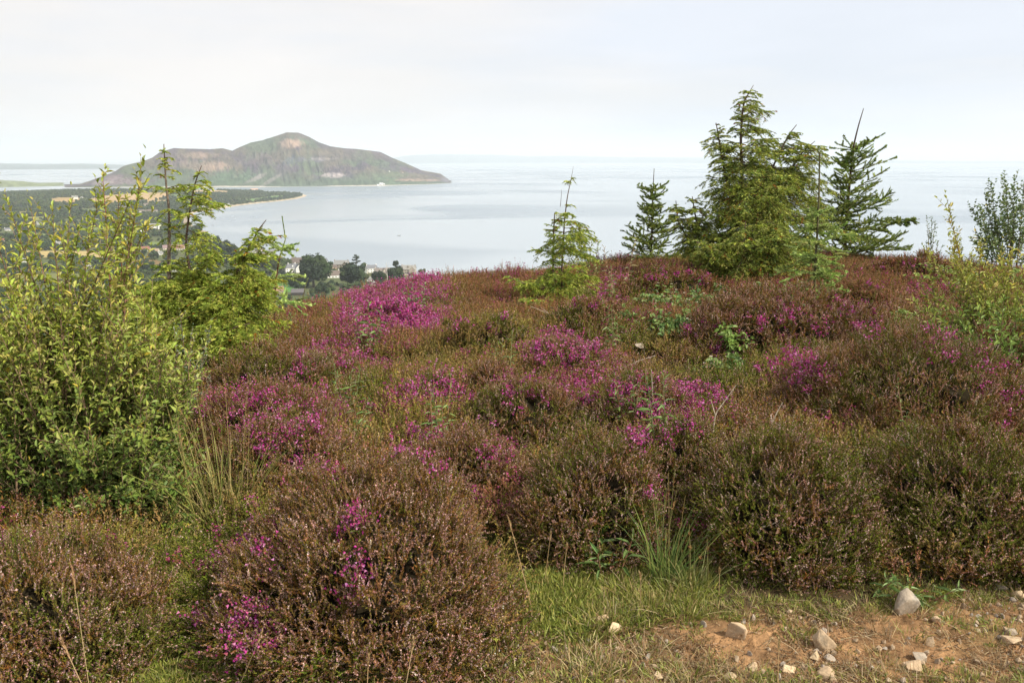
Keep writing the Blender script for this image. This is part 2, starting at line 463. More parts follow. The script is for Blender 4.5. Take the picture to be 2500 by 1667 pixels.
f1 = fbm(X / 45., Y / 45., 31, 4)[..., None]; f2 = fbm(X / 11., Y / 11., 37, 3)[..., None]
col[:] = np.array([0.05, 0.068, 0.028]) * (1 - f1) * 1.6 + np.array([0.10, 0.10, 0.045]) * f1 * 1.1
col *= 0.75 + 0.5 * f2
k = field_of(px, py)
for q, f in enumerate(FIELDS):
    col = np.where(((k == q) & (RR > 300))[..., None], np.array(f[5]) * (0.82 + 0.36 * f2), col)
sd_ = np.where(RR > 40, shore_dist(X, Y), 999)
sand = ((sd_ < 16) & (py < 530) & (RR > 300))[..., None]
col = np.where(sand, np.array([0.50, 0.40, 0.28]), col)
col = np.where(((sd_ < 22) & (py >= 530) & (RR > 300))[..., None], np.array([0.30, 0.24, 0.18]), col)
near = RR < 16
vg = np.where(near, verge(X, Y), 0)[..., None]
g1 = fbm(X * 1.7, Y * 1.7, 41, 4)[..., None]; g2 = fbm(X * 13, Y * 13, 43, 4)[..., None]
litter = np.array([0.07, 0.05, 0.025]) * (0.6 + 0.8 * g1)
g3 = fbm(X * 40, Y * 40, 47, 3)[..., None]
soil = np.array([0.27, 0.155, 0.075]) * (0.35 + 1.3 * g2) * (.55 + .9 * g3)
moss = np.array([0.16, 0.15, 0.055]) * (0.7 + 0.6 * g2)
soil = soil * np.clip(1.5 - 1.4 * np.abs(g1 - 0.5) * 2, 0, 1) + moss * (1 - np.clip(1.5 - 1.4 * np.abs(g1 - 0.5) * 2, 0, 1))
col = np.where(near[..., None], litter * (1 - vg) + soil * vg, col)
M_ground = mat_col('ground_cover', 0.95, 0, 0.1, 14, 0.3, 0.9, 30, bdist=0.03)
o = link('ground', mesh_np('ground', np.stack([X, Y, Z], -1).reshape(-1, 3), [Q], M_ground, col.reshape(-1, 3), True))
tag(o, 'hillside ground with brown soil falling to fields and shore', 'ground', kind='structure')

# ------------------------------------------------------------------ the big island hill across the bay
_z = [(340, 328), (450, 290), (560, 250), (620, 215), (700, 195), (760, 175), (800, 145), (870, 127), (950, 130), (1050, 132), (1110, 127), (1160, 140),
      (1200, 120), (1250, 100), (1310, 88), (1380, 65), (1430, 48), (1490, 50), (1540, 70), (1590, 98), (1650, 118), (1720, 128), (1800, 133), (1900, 147),
      (1960, 175), (2030, 205), (2100, 235), (2150, 245), (2200, 255), (2235, 280), (2250, 300)]
ix = [a * .489 for a, b_ in _z]; iy = [300 + b_ * .489 for a, b_ in _z]
def shore_y(px): return np.interp(px, [100, 300, 660, 929, 1040, 1100], [458.5, 457.5, 456.5, 454, 450.5, 447.5])
nx, ns = 900, 130
pxs = np.linspace(158, 1102, nx); ss = np.concatenate([np.linspace(0, 1, 95), np.linspace(1, 2, ns - 95 + 1)[1:]])
PX, SS = np.meshgrid(pxs, ss)
fy = sea(PX, shore_y(PX))[1]
sil = np.interp(PX, ix, iy); sil = np.where(PX < ix[0], 460, np.where(PX > ix[-1], 446.7, sil))
sil = sil + 1.6 * (fbm(PX / 22., PX * 0, 51, 4) - .5)
wid = 250 + 420 * np.clip((460 - sil) / 120, 0, 1)
ry = fy + wid
rx_, ryy, rz_ = ray(PX, sil)
Hr = np.maximum(EYE + rz_ * (ry / ryy), 0.5)
prof = np.where(SS < 1, np.clip(SS, 0, 1) ** 0.92 * 0.94 + 0.06 * np.sin(np.clip(SS, 0, 1) * np.pi / 2), np.cos((SS - 1) * np.pi / 2) ** 1.0)
Yw = fy + wid * SS
dirx = (PX - 1250) / F / ryy
Xw = dirx * Yw
gul = np.abs(fbm(PX / 26. + SS * 1.6, SS * 2.2, 61, 4) - .5) * 2
lump = fbm(PX / 60., SS * 3.0, 67, 5) - .5
fine = fbm(PX / 9., SS * 14., 71, 4) - .5
amp = np.clip(np.sin(np.clip(SS, 0, 1) * np.pi), 0, 1) * np.where(SS < 1, 1, 0)
Zw = Hr * (prof + amp * (0.30 * lump + 0.20 * (gul - .45) + 0.10 * fine)) - np.where(SS > 1.9, 3, 0)
# the crag band below the summit
cr_ = np.exp(-((PX - 735) / 62) ** 2) * (1 / (1 + np.exp(-(SS - 0.66 - .05 * np.sin(PX / 9.)) * 60)) - 0.5)
Zw += Hr * 0.09 * cr_ * np.where(SS < 1, 1, 0) * np.clip((1 - SS) * 6, 0, 1)
Zw = np.where(SS == 0, -1.5, Zw); Zw = np.maximum(Zw, np.where(SS <= 0, -2, 0.6))
qx, qy = project(Xw, Yw, Zw)
n1_ = fbm(PX / 34., SS * 4, 81, 5); n2_ = fbm(PX / 7., SS * 12, 83, 4); n3_ = fbm(PX / 80., SS * 2.4, 85, 4)
purple = np.array([0.11, 0.08, 0.10]); brown = np.array([0.155, 0.125, 0.085]); green = np.array([0.105, 0.16, 0.075]); tan = np.array([0.49, 0.34, 0.23]); grey = np.array([0.21, 0.20, 0.21]); pale = np.array([0.52, 0.45, 0.40])
def sm(a, lo, hi): q = np.clip((a - lo) / (hi - lo), 0, 1); return (q * q * (3 - 2 * q))[..., None]
kc = purple * (1 - sm(n1_, .42, .6)) + brown * sm(n1_, .42, .6)
kc = kc * (1 - .75 * sm(n3_, .5, .68)) + green * .75 * sm(n3_, .5, .68)
low = np.clip(1 - (SS - .10 - .16 * (n1_ - .3)) / .2, 0, 1) * (SS < 1)
kc = kc * (1 - .8 * low[..., None]) + green * .8 * low[..., None]
def patch(cx, cy, rx, ry_, c, a=1.0, slant=0.0):
    global kc
    dd = ((qx - cx - slant * (qy - cy)) / rx) ** 2 + ((qy - cy) / ry_) ** 2
    mk = np.clip((1.25 - .8 * dd - 2.4 * (n2_ - .5) - 2.2 * (n1_ - .5)) * .9, 0, 1)[..., None] * min(1, a * 1.2)
    kc = kc * (1 - mk) + np.array(c) * mk
patch(713, 350, 30, 11, tan, .8); patch(523, 407, 42, 13, tan, .75); patch(480, 380, 50, 7, tan, .65); patch(450, 400, 40, 10, (0.27, .2, .14), .6)
patch(563, 434, 62, 20, (0.11, 0.18, 0.09), .85); patch(636, 431, 9, 13, pale, .5, -1.6); patch(662, 440, 7, 12, pale, .35, -1.6); patch(612, 440, 6, 10, pale, .3, -1.6)
patch(810, 427, 30, 6, pale, .9); patch(300, 441, 50, 12, (0.26, 0.19, 0.19), .8); patch(250, 447, 20, 6, pale, .5)
patch(712, 392, 22, 13, (0.10, 0.12, 0.16), .95); patch(765, 389, 48, 7, grey, .8); patch(790, 388, 34, 3, pale, .7); patch(814, 413, 50, 9, (0.10, 0.065, 0.085), .8)
patch(721, 412, 20, 10, (0.12, 0.085, 0.11), .8); patch(640, 385, 50, 16, (0.17, 0.125, 0.13), .6); patch(770, 372, 60, 8, (0.25, 0.21, 0.12), .6)
patch(1008, 440, 62, 3.6, tan, .85); patch(967, 428, 56, 7, (0.15, 0.18, 0.085), .8); patch(400, 385, 60, 18, (0.14, 0.095, 0.105), .6); patch(1090, 437, 14, 8, grey, .8)
patch(900, 445, 120, 5, (0.08, 0.12, 0.06), .7); patch(860, 375, 110, 16, (0.15, 0.115, 0.10), .5); patch(730, 332, 25, 8, (0.18, .14, .11), .6)
kc = kc * (0.5 + 1.0 * n2_[..., None]) * (.75 + .5 * fbm(PX / 3., SS * 30, 87, 3))[..., None] * np.array([.60, .60, .66])
kc = np.where((SS < 0.012)[..., None], np.array([0.42, 0.38, 0.32]), kc)
i = np.arange(len(ss) - 1)[:, None] * nx; j = np.arange(nx - 1)[None]
Q = np.stack([i + j, i + j + 1, i + nx + j + 1, i + nx + j], -1).reshape(-1, 4)
M_hill = mat_col('hill_cover', 0.95, 0, 0.05, 0.03, 0.22)
o = link('island_hill', mesh_np('island_hill', np.stack([Xw, Yw, Zw], -1).reshape(-1, 3), [Q], M_hill, kc.reshape(-1, 3), True))
tag(o, 'large bare brown and purple island hill across the bay', 'hill', kind='structure')

# low green islet at the left edge and the faint coasts on the horizon
def ridge_land(name, label, cols_, base, tops, depth, colr, seed):
    px_ = np.linspace(cols_[0], cols_[1], 260); s_ = np.linspace(0, 2, 26)
    A_, B_ = np.meshgrid(px_, s_)
    by = np.interp(A_, *base); ty = np.interp(A_, *tops) + 1.0 * (fbm(A_ / 14., A_ * 0, seed, 4) - .5)
    f_ = sea(A_, by)[1]; y_ = f_ + depth * B_
    a_, b__, c_ = ray(A_, ty)
    h_ = np.maximum(EYE + c_ * (f_ + depth) / b__, 1)
    z_ = h_ * np.sin(B_ * np.pi / 2) + h_ * .12 * (fbm(A_ / 9., B_ * 3, seed + 1) - .5) * np.sin(B_ * np.pi / 2)
    z_ = np.where((B_ == 0) | (B_ == 2), -2, np.maximum(z_, .5))
    V_ = np.stack([(A_ - 1250) / F / b__ * y_, y_, z_], -1).reshape(-1, 3)
    n_ = len(px_); i = np.arange(len(s_) - 1)[:, None] * n_; j = np.arange(n_ - 1)[None]
    Q_ = np.stack([i + j, i + j + 1, i + n_ + j + 1, i + n_ + j], -1).reshape(-1, 4)
    kk = np.array(colr) * (0.6 + .8 * fbm(A_ / 12., B_ * 4, seed + 5))[..., None]
    return tag(link(name, mesh_np(name, V_, [Q_], M_hill, kk.reshape(-1, 3), True)), label, 'coast', kind='structure')
ridge_land('islet', 'low green islet at the left beyond the mainland', (-260, 156), ([-260, 0, 150], [458, 457.5, 455]), ([-260, -100, 0, 60, 110, 156], [452, 441, 440, 443.5, 450, 456]), 330, (0.17, 0.20, 0.10), 91)
ridge_land('far_coast', 'faint blue coast along the horizon', (960, 3400), ([960, 1300, 1800, 3400], [400, 398, 399, 401]),
           ([960, 1000, 1080, 1200, 1290, 1400, 1500, 1700, 2000, 2400, 3400], [386, 379, 377, 378, 382, 381, 384, 385, 390, 394, 390]), 4000, (0.10, 0.13, 0.13), 95)
ridge_land('far_coast', 'faint blue coast low on the horizon at the left', (-700, 420), ([-700, 420], [419, 412]), ([-700, 0, 100, 200, 330, 420], [396, 399, 401, 400, 404, 410]), 2500, (0.10, 0.13, 0.13), 99)

# ------------------------------------------------------------------ haze
H_R = 46000.0
bm = bmesh.new()
bmesh.ops.create_cube(bm, size=1.0)
for v in bm.verts: v.co = Vector((v.co.x * 2 * H_R, v.co.y * 2 * H_R, -12 if v.co.z < 0 else 520))
me = bpy.data.meshes.new('haze'); bm.to_mesh(me); bm.free()
mh = bpy.data.materials.new('haze_air'); mh.use_nodes = True
th = mh.node_tree; th.nodes.clear()
pv = N(th, 'ShaderNodeVolumePrincipled'); pv.inputs['Color'].default_value = (0.86, 0.94, 1.0, 1); pv.inputs['Density'].default_value = 7.6e-5
oh = N(th, 'ShaderNodeOutputMaterial'); th.links.new(pv.outputs[0], oh.inputs['Volume'])
me.materials.append(mh)
o = link('haze', me); tag(o, 'thin pale sea haze over the bay', 'haze', kind='stuff')
# ------------------------------------------------------------------ scattering of uncountable cover with geometry nodes
def scatter(name, label, cat, protos, P, rot, scl, idx):
    "one object: points that carry prototype meshes of cover"
    col_ = bpy.data.collections.new(name + '_kinds')
    for q, me in enumerate(protos):
        po = bpy.data.objects.new('%s_kind_%02d' % (name, q), me); col_.objects.link(po)
    me = bpy.data.meshes.new(name); me.vertices.add(len(P)); me.vertices.foreach_set('co', np.asarray(P, np.float32).ravel())
    for nm, ty, arr, key in (('rot', 'FLOAT_VECTOR', rot, 'vector'), ('scl', 'FLOAT_VECTOR', scl, 'vector')):
        a = me.attributes.new(nm, ty, 'POINT'); a.data.foreach_set(key, np.asarray(arr, np.float32).ravel())
    a = me.attributes.new('idx', 'INT', 'POINT'); a.data.foreach_set('value', np.asarray(idx, np.int32))
    o = link(name, me)
    g = bpy.data.node_groups.new(name + '_nodes', 'GeometryNodeTree')
    g.interface.new_socket('Geometry', in_out='INPUT', socket_type='NodeSocketGeometry')
    g.interface.new_socket('Geometry', in_out='OUTPUT', socket_type='NodeSocketGeometry')
    gi = g.nodes.new('NodeGroupInput'); go = g.nodes.new('NodeGroupOutput')
    ip = g.nodes.new('GeometryNodeInstanceOnPoints'); ip.inputs['Pick Instance'].default_value = True
    ci = g.nodes.new('GeometryNodeCollectionInfo'); ci.inputs['Collection'].default_value = col_
    ci.inputs['Separate Children'].default_value = True; ci.inputs['Reset Children'].default_value = True
    def na(nm, dt):
        n = g.nodes.new('GeometryNodeInputNamedAttribute'); n.data_type = dt; n.inputs['Name'].default_value = nm
        return [s for s in n.outputs if s.enabled and s.name == 'Attribute'][0]
    g.links.new(gi.outputs[0], ip.inputs['Points']); g.links.new(ci.outputs[0], ip.inputs['Instance'])
    g.links.new(na('idx', 'INT'), ip.inputs['Instance Index'])
    e2r = g.nodes.new('FunctionNodeEulerToRotation'); g.links.new(na('rot', 'FLOAT_VECTOR'), e2r.inputs[0])
    g.links.new(e2r.outputs[0], ip.inputs['Rotation'])
    g.links.new(na('scl', 'FLOAT_VECTOR'), ip.inputs['Scale']); g.links.new(ip.outputs[0], go.inputs[0])
    md = o.modifiers.new('cover', 'NODES'); md.node_group = g
    return tag(o, label, cat, kind='stuff')

# ------------------------------------------------------------------ village houses
ICO = {}
def ico(sub):
    if sub not in ICO:
        bm = bmesh.new(); bmesh.ops.create_icosphere(bm, subdivisions=sub, radius=1.0)
        ICO[sub] = (np.array([v.co[:] for v in bm.verts]), np.array([[v.index for v in f.verts] for f in bm.faces])); bm.free()
    return ICO[sub]
def box(acc, x0, x1, y0, y1, z0, z1, col):
    V = [(x, y, z) for z in (z0, z1) for y in (y0, y1) for x in (x0, x1)]
    acc.add(V, Q=[(0, 2, 3, 1), (4, 5, 7, 6), (0, 1, 5, 4), (2, 6, 7, 3), (0, 4, 6, 2), (1, 3, 7, 5)], K=col)
WHITE = (0.80, 0.79, 0.75); CREAM = (0.62, 0.57, 0.47); STONE = (0.36, 0.31, 0.26); SLATE = (0.16, 0.165, 0.18); BRN = (0.15, 0.12, 0.105)
RED = (0.24, 0.11, 0.085); TERRA = (0.26, 0.15, 0.11); GREY = (0.24, 0.24, 0.23); DARK = (0.07, 0.06, 0.055)
HOUSES = []
def house(label, px, py, w_px, wall, roof, yaw=0.0, depth=0.62, chim=2, storeys=1, wing=False, hip=False, cat='house', name='house', group=None, dorm=0):
    x, y, z = hit(px, py); HOUSES.append((x, y))
    dist = math.hypot(x, y); W = w_px * (y * CP - (z - EYE) * SP) / F
    D = max(W * depth, 4.5 if W > 9 else W * .7); H = 2.7 * storeys + (.6 if W > 12 else 0); rh = D * .42
    t = thing(name, label, cat, (x, y, z - 0.3), R(yaw) - math.atan2(x, y), group)
    a = Acc(); hw, hd = W / 2, D / 2
    box(a, -hw, hw, -hd, hd, -2, H, wall)
    if not hip:
        for sx in (-hw, hw):
            a.add([(sx, -hd, H), (sx, hd, H), (sx, 0, H + rh)], T=[(0, 1, 2)], K=wall)
    link('wall', a.mesh('wall', M_paint), t)
    a = Acc(); e = .35; k_ = rh / hd
    if hip:
        q = hw * .45
        V = [(-hw - e, -hd - e, H - e * k_ * .5 + .05), (hw + e, -hd - e, H - e * k_ * .5 + .05), (hw + e, hd + e, H - e * k_ * .5 + .05), (-hw - e, hd + e, H - e * k_ * .5 + .05), (-hw + q, 0, H + rh), (hw - q, 0, H + rh)]
        a.add(V, Q=[(0, 1, 5, 4), (2, 3, 4, 5), (0, 3, 2, 1)], T=[(1, 2, 5), (3, 0, 4)], K=roof)
    else:
        th_ = .18
        for s in (-1, 1):
            zl = H - e * k_ + .03
            V = [(-hw - e, s * (hd + e), zl), (hw + e, s * (hd + e), zl), (hw + e, 0, H + rh + .03), (-hw - e, 0, H + rh + .03)]
            V2 = [(p, q_, r_ + th_) for p, q_, r_ in V]
            a.add(V + V2, Q=[(0, 1, 2, 3), (4, 5, 6, 7), (0, 1, 5, 4), (1, 2, 6, 5), (0, 3, 7, 4)], K=roof)
    link('roof', a.mesh('roof', M_roof), t)
    for c in range(chim):
        a = Acc(); cx_ = (-hw + .5) if c == 0 else (hw - .5)
        if hip: cx_ *= .5
        box(a, cx_ - .45, cx_ + .45, -.5, .5, H + rh - .9, H + rh + 1.3, wall if sum(wall) > 1.2 else STONE); link('chimney', a.mesh('chimney', M_paint), t)
    nw_ = max(2, int(W / 3.2))
    for s in range(storeys):
        for q in range(nw_):
            cx_ = -hw + W * (q + .5) / nw_
            if s == 0 and q == nw_ // 2:
                a = Acc(); box(a, cx_ - .5, cx_ + .5, -hd - .06, -hd + .02, .2, 2.2, (0.10, 0.07, 0.05)); link('door', a.mesh('door', M_paint), t); continue
            a = Acc(); box(a, cx_ - .6, cx_ + .6, -hd - .05, -hd + .02, .9 + 2.7 * s, 2.1 + 2.7 * s, (0.06, 0.07, 0.085)); link('window', a.mesh('window', M_glass), t)
    for q in range(dorm):
        cx_ = -hw + W * (q + 1) / (dorm + 1); a = Acc()
        box(a, cx_ - .9, cx_ + .9, -hd * .75, 0, H + .2, H + rh * .75, wall)
        a.add([(cx_ - 1.1, -hd * .8, H + rh * .74), (cx_ + 1.1, -hd * .8, H + rh * .74), (cx_, -hd * .8, H + rh * 1.08), (cx_, 0, H + rh * 1.04)], T=[(0, 1, 2), (0, 2, 3), (1, 3, 2)], K=roof)
        link('dormer', a.mesh('dormer', M_paint), t)
    if wing:
        a = Acc(); ww = W * .22
        box(a, hw * .25, hw * .25 + 2 * ww, -hd - ww * 1.3, -hd + .1, -2, H, wall)
        c_ = hw * .25 + ww
        a.add([(hw * .25, -hd - ww * 1.3, H), (hw * .25 + 2 * ww, -hd - ww * 1.3, H), (c_, -hd - ww * 1.3, H + ww * 1.1)], T=[(0, 1, 2)], K=wall)
        link('gable_wing', a.mesh('gable_wing', M_paint), t)
        a = Acc()
        for s in (-1, 1):
            V = [(c_ + s * (ww + .3), -hd - ww * 1.3 - .3, H - .25), (c_, -hd - ww * 1.3 - .3, H + ww * 1.1 + .1), (c_, -.2, H + ww * 1.1 + .1), (c_ + s * (ww + .3), -.2, H - .25)]
            a.add(V, Q=[(0, 1, 2, 3)], K=roof)
        link('wing_roof', a.mesh('wing_roof', M_roof), t)
    return t
house('low red-roofed bungalow, leftmost of the row behind the tall conifer', 352, 613, 24, CREAM, RED, 20, chim=0)
house('cream bungalow with a tan roof between the red-roofed one and the conifer stem', 378, 617, 20, CREAM, (0.33, 0.25, 0.18), -15, chim=1)
house('small white gable-fronted cottage in front of the cream bungalow', 391, 622, 17, WHITE, GREY, 70, chim=1)
house('mauve-brown roofed cottage right beside the tall bare conifer stem', 410, 609, 24, CREAM, (0.25, 0.17, 0.17), 10, chim=0)
house('long red-brown roofed bungalow between the two conifer leaders', 437, 610, 28, CREAM, (0.29, 0.15, 0.12), -10, chim=1)
house('white house with grey roof at the right end of the red-roofed row', 465, 604, 25, WHITE, SLATE, 20, chim=1, storeys=2)
house('pale grey-roofed cottage low behind the conifer foliage', 420, 662, 26, WHITE, GREY, -25, chim=1)
house('cream cottage at the shore just right of the leaning conifer tip', 612, 622, 22, CREAM, GREY, 25, chim=0)
house('grey stone house with chimneys by the little pier', 630, 617, 22, STONE, GREY, -20, chim=2, storeys=2)
house('broad grey-brown roofed white house standing right by the pier', 655, 626, 34, WHITE, (0.17, 0.155, 0.15), 12, chim=1)
house('white two-storey house with dormered slate hip roof behind the young spruce', 713, 664, 36, WHITE, SLATE, 15, chim=2, storeys=2, wing=True, hip=True, dorm=1)
house('house with the broad brown roof behind the white slate-roofed one', 733, 645, 40, CREAM, BRN, -18, chim=1, storeys=1)
house('brown gabled bungalow in front of the cypress', 752, 652, 30, CREAM, BRN, 40, chim=0)
house('tall white gabled house right of the cypress', 786, 648, 24, WHITE, SLATE, 35, chim=1, storeys=2)
house('small tan stone cottage left of the long stone house', 812, 656, 17, (0.45, 0.35, 0.27), BRN, 10, chim=1)
house('long grey stone house with three gables above the shore', 834, 655, 34, STONE, GREY, -12, chim=2, storeys=2, wing=True)
house('long low white house with brown roof between the two big dark trees', 810, 677, 38, WHITE, BRN, 14, chim=2)
house('white gable end under the lone tall pine', 838, 679, 16, WHITE, SLATE, 75, chim=1)
house('grey-green roofed bungalow right below the lone tall pine', 882, 672, 28, CREAM, (0.24, 0.26, 0.23), -8, chim=0)
house('dark slate-roofed white house left of the largest brown roof', 907, 665, 26, WHITE, SLATE, 20, chim=2, storeys=2)
house('wide villa with the largest brown roof left of the umbrella-shaped tree', 937, 671, 42, CREAM, (0.19, 0.165, 0.15), 8, chim=1, storeys=1, dorm=1)
house('tall stone villa with many chimneys right of the umbrella-shaped tree', 998, 667, 34, (0.40, 0.36, 0.29), (0.28, 0.27, 0.25), -10, chim=2, storeys=2, wing=True, dorm=1)
house('small white house with twin gables directly below the stone villa', 1002, 684, 20, WHITE, SLATE, 60, chim=1, wing=True)
house('white cottage half hidden behind the heather crest below the dark slate roof', 905, 686, 18, WHITE, GREY, 0, chim=1)
house('lowest white gable peeping over the heather crest', 912, 697, 14, WHITE, GREY, 70, chim=0)
house('pale house with a terracotta roof on the green lawn', 670, 716, 44, (0.5, 0.42, 0.32), TERRA, 10, chim=0, depth=.5)
house('dark brown wooden shed with a grey roof below the lawn', 728, 720, 30, DARK, (0.13, 0.12, 0.125), -12, chim=0, cat='shed', name='shed')
house('white villa among dark woods left of the tall conifer', 379, 559, 24, WHITE, GREY, 15, chim=1, storeys=2, wing=True)
house('little white house just left of the wooded villa', 349, 568, 9, WHITE, WHITE, 0, chim=0)
house('white house among trees at the far left edge', 19, 563, 13, WHITE, SLATE, 10, chim=1)
house('red-roofed cottage at the left edge behind the willow leaves', 3, 590, 14, CREAM, RED, 0, chim=0)
house('white farmhouse beside the small tan field', 183, 486, 13, WHITE, GREY, 10, chim=1, storeys=2)
house('tiny white barn just right of the farmhouse by the tan field', 200, 484, 6, WHITE, GREY, 60, chim=0)
house('white farmhouse with red roof end at the foot of the island hill', 376, 463, 13, WHITE, RED, 0, chim=1)
house('white cottage in the field left of the tall conifer', 303, 507, 8, WHITE, BRN, 0, chim=0)
house('brown-roofed cottage left of the bay corner', 357, 502, 12, CREAM, BRN, 10, chim=0)
for q, (a_, b_, c_) in enumerate([(345, 518, 12), (357, 517.5, 10), (368, 517.5, 12), (380, 516.5, 9)]):
    house(['leftmost', 'second from left', 'third from left', 'rightmost'][q] + ' pale cottage in the short row left of the bay corner', a_, b_, c_, [CREAM, WHITE][q % 2], BRN, 10, chim=0, group='pale cottage row left of the bay corner')
for q, (a_, b_, c_) in enumerate([(480, 462.5, 9), (491, 463, 7), (505, 461, 7), (513, 461, 8), (522, 460.5, 7), (530, 461, 8), (538, 460, 8)]):
    house(['leftmost', 'second', 'third', 'middle', 'fifth', 'sixth', 'rightmost'][q] + ' tiny white house, from the left, in the row at the hill foot', a_, b_, c_, WHITE, GREY, 10 * q, chim=0, group='far row of white houses at the hill foot')
for q, (a_, b_, c_) in enumerate([(486, 507, 8), (497, 506, 6), (530, 504.5, 8), (541, 503, 9), (550, 502.5, 8), (558, 500.5, 6)]):
    house(['leftmost', 'second', 'third', 'fourth', 'fifth', 'rightmost'][q] + ' small pale house, from the left, just behind the curved beach', a_, b_, c_, [CREAM, WHITE][q % 2], GREY, 10 * q, chim=0, group='small houses behind the beach')
house('white cottage among hedges at the far left, above the pale field', 96, 548, 10, WHITE, GREY, 0, chim=1)
house('white farm cottage amid dark trees left of the wooded villa', 236, 540, 9, WHITE, GREY, 13, chim=1)
house('white house just above the long pale field', 143, 597, 12, WHITE, GREY, 26, chim=1)
house('white gabled house right above the end of the long pale field', 300, 588, 11, WHITE, GREY, 39, chim=1)
house('pale house in the trees below the long pale field', 215, 655, 13, WHITE, GREY, 52, chim=1)
house('white house behind the willow tips below the pale field', 60, 640, 13, WHITE, GREY, 65, chim=1)
house('tiny white cottage left of the wooded villa, higher up', 327, 530, 8, WHITE, GREY, 78, chim=1)
house('white house alone on the wooded spit', 621, 466.5, 17, WHITE, (0.5, 0.33, 0.25), 5, chim=1)
def isle_hit(px, py):
    a, b_, c_ = ray(px, py); f = float(sea(px, shore_y(px))[1])
    j = int(np.argmin(np.abs(pxs - px))); colz = Zw[:, j]; coly = Yw[:, j]
    Zr = EYE + c_ / b_ * coly; k = int(np.argmax(colz >= Zr)) if (colz >= Zr).any() else 0
    return float(a / b_ * coly[k]), float(coly[k]), float(colz[k])
_h = hit
hit = isle_hit
house('long white lodge at the shore of the island hill', 931, 452.5, 9, WHITE, (.6, .6, .6), 0, chim=0, storeys=2)
house('small white outbuilding left of the lodge on the island shore', 923, 452.8, 5, WHITE, WHITE, 0, chim=0)
house('white block at the right end of the island lodge', 938, 452, 4, WHITE, (.6, .6, .6), 0, chim=0, storeys=2)
house('tiny white hut on the slope above the island lodge', 950, 420, 4, WHITE, WHITE, 0, chim=0, cat='hut')
house('tiny pale hut on the slope right above the island field', 983, 423, 4, CREAM, TERRA, 0, chim=0, cat='hut')
hit = _h

# boats
def boat(label, px, py, w_px, colr, yaw, mast=False):
    x, y = sea(px, py); W = w_px * float(np.hypot(x, y)) / F
    t = thing('boat', label, 'boat', (float(x), float(y), 0), R(yaw))
    a = Acc(); n = 9; s = np.linspace(-1, 1, n)
    hb = np.sqrt(np.clip(1 - s ** 2, 0, 1)) * .17 * W + .01; top = .07 * W + .05 * W * np.clip(s, 0, 1) ** 2
    V = []
    for q in range(n): V += [(s[q] * W / 2, -hb[q], top[q]), (s[q] * W / 2, 0, -.04 * W), (s[q] * W / 2, hb[q], top[q])]
    Q = [(3 * q + j, 3 * q + 3 + j, 3 * q + 4 + j, 3 * q + 1 + j) for q in range(n - 1) for j in (0, 1)] + [(3 * q, 3 * q + 2, 3 * q + 5, 3 * q + 3) for q in range(n - 1)]
    a.add(V, Q=Q, K=colr); link('hull', a.mesh('hull', M_paint), t)
    a = Acc(); box(a, -.12 * W, .14 * W, -.08 * W, .08 * W, .06 * W, .2 * W, (.6, .6, .58)); link('cabin', a.mesh('cabin', M_paint), t)
    if mast:
        a = Acc(); tube(a, [(0, 0, .1 * W), (0, 0, 1.3 * W)], [.015 * W, .008 * W], (.7, .7, .7)); link('mast', a.mesh('mast', M_paint), t)
    return t
boat('small dark fishing boat alone on the open bay', 974, 575.5, 9, (0.08, 0.08, 0.09), 10)
boat('tiny dark rowing boat off the reddish shore point', 519, 550.5, 5, (0.09, 0.08, 0.08), 0)
boat('white sailing boat moored before the island lodge', 926, 456.5, 6, WHITE, 20, True)
x, y = sea(660, 612)
a = Acc(); box(a, -1, 1, 0, 40, .8, 1.3, (.3, .28, .26))
for q in range(5): box(a, -.8, -.5, q * 8 + 3, q * 8 + 3.3, -2, .8, (.2, .18, .16)); box(a, .5, .8, q * 8 + 3, q * 8 + 3.3, -2, .8, (.2, .18, .16))
o = link('pier', a.mesh('pier', M_paint), None, (float(x) - 5, float(y) + 4, 0), R(-62)); tag(o, 'small dark pier reaching out from the village shore', 'pier')

# ------------------------------------------------------------------ far trees
def crown(r, rad, hgt, z0, n, leaf, cols, lobes=11, core=True, flatn=1.0, kd=0.22):
    a = Acc(); c0 = palette(cols, lobes, r, kd)
    LC = []
    for q in range(lobes):
        u = unit(r.normal(size=3)); u[2] = u[2] * .9
        cc_ = u * np.array([rad, rad, hgt / 2]) * r.uniform(.3, .66); cc_[2] += z0 + hgt / 2
        LC.append((cc_, r.uniform(.34, .55) * min(rad, hgt / 2) * (1.25 if q < 3 else 1)))
    iv, it = ico(2)
    for q, (cc_, lr) in enumerate(LC):
        if core: a.add(cc_ + iv * lr * .86 * (1 + .1 * r.normal(size=(len(iv), 1))) * np.array([1, 1, flatn]), T=it, K=c0[q] * .8)  # solid darker core added inside each lobe to block light through the leaves
        m_ = n // lobes
        u = unit(r.normal(size=(m_, 3))); X = cc_ + u * lr * r.uniform(.8, 1.12, (m_, 1)) * np.array([1, 1, flatn])
        G = unit(u + .9 * r.normal(size=(m_, 3))); U, W_ = frame(unit(u + .7 * r.normal(size=(m_, 3))))
        s = leaf * r.uniform(.6, 1.4, (m_, 1))
        V = np.stack([X - U * s * .5, X + W_ * s * .5, X + U * s * .5, X - W_ * s * .5], 1).reshape(-1, 3)
        K = np.repeat(np.clip(c0[q] * (1 + .25 * r.normal(size=(m_, 1))), .004, 1), 4, axis=0)
        a.add(V, Q=np.arange(4 * m_).reshape(-1, 4), K=K)
    return a
DKG = [(0.030, 0.050, 0.022), (0.040, 0.062, 0.024), (0.028, 0.045, 0.026)]
MDG = [(0.060, 0.085, 0.030), (0.050, 0.075, 0.028), (0.075, 0.095, 0.035)]
BLG = [(0.028, 0.038, 0.036), (0.04, 0.045, 0.045)]
OLV = [(0.085, 0.085, 0.035), (0.07, 0.08, 0.03)]
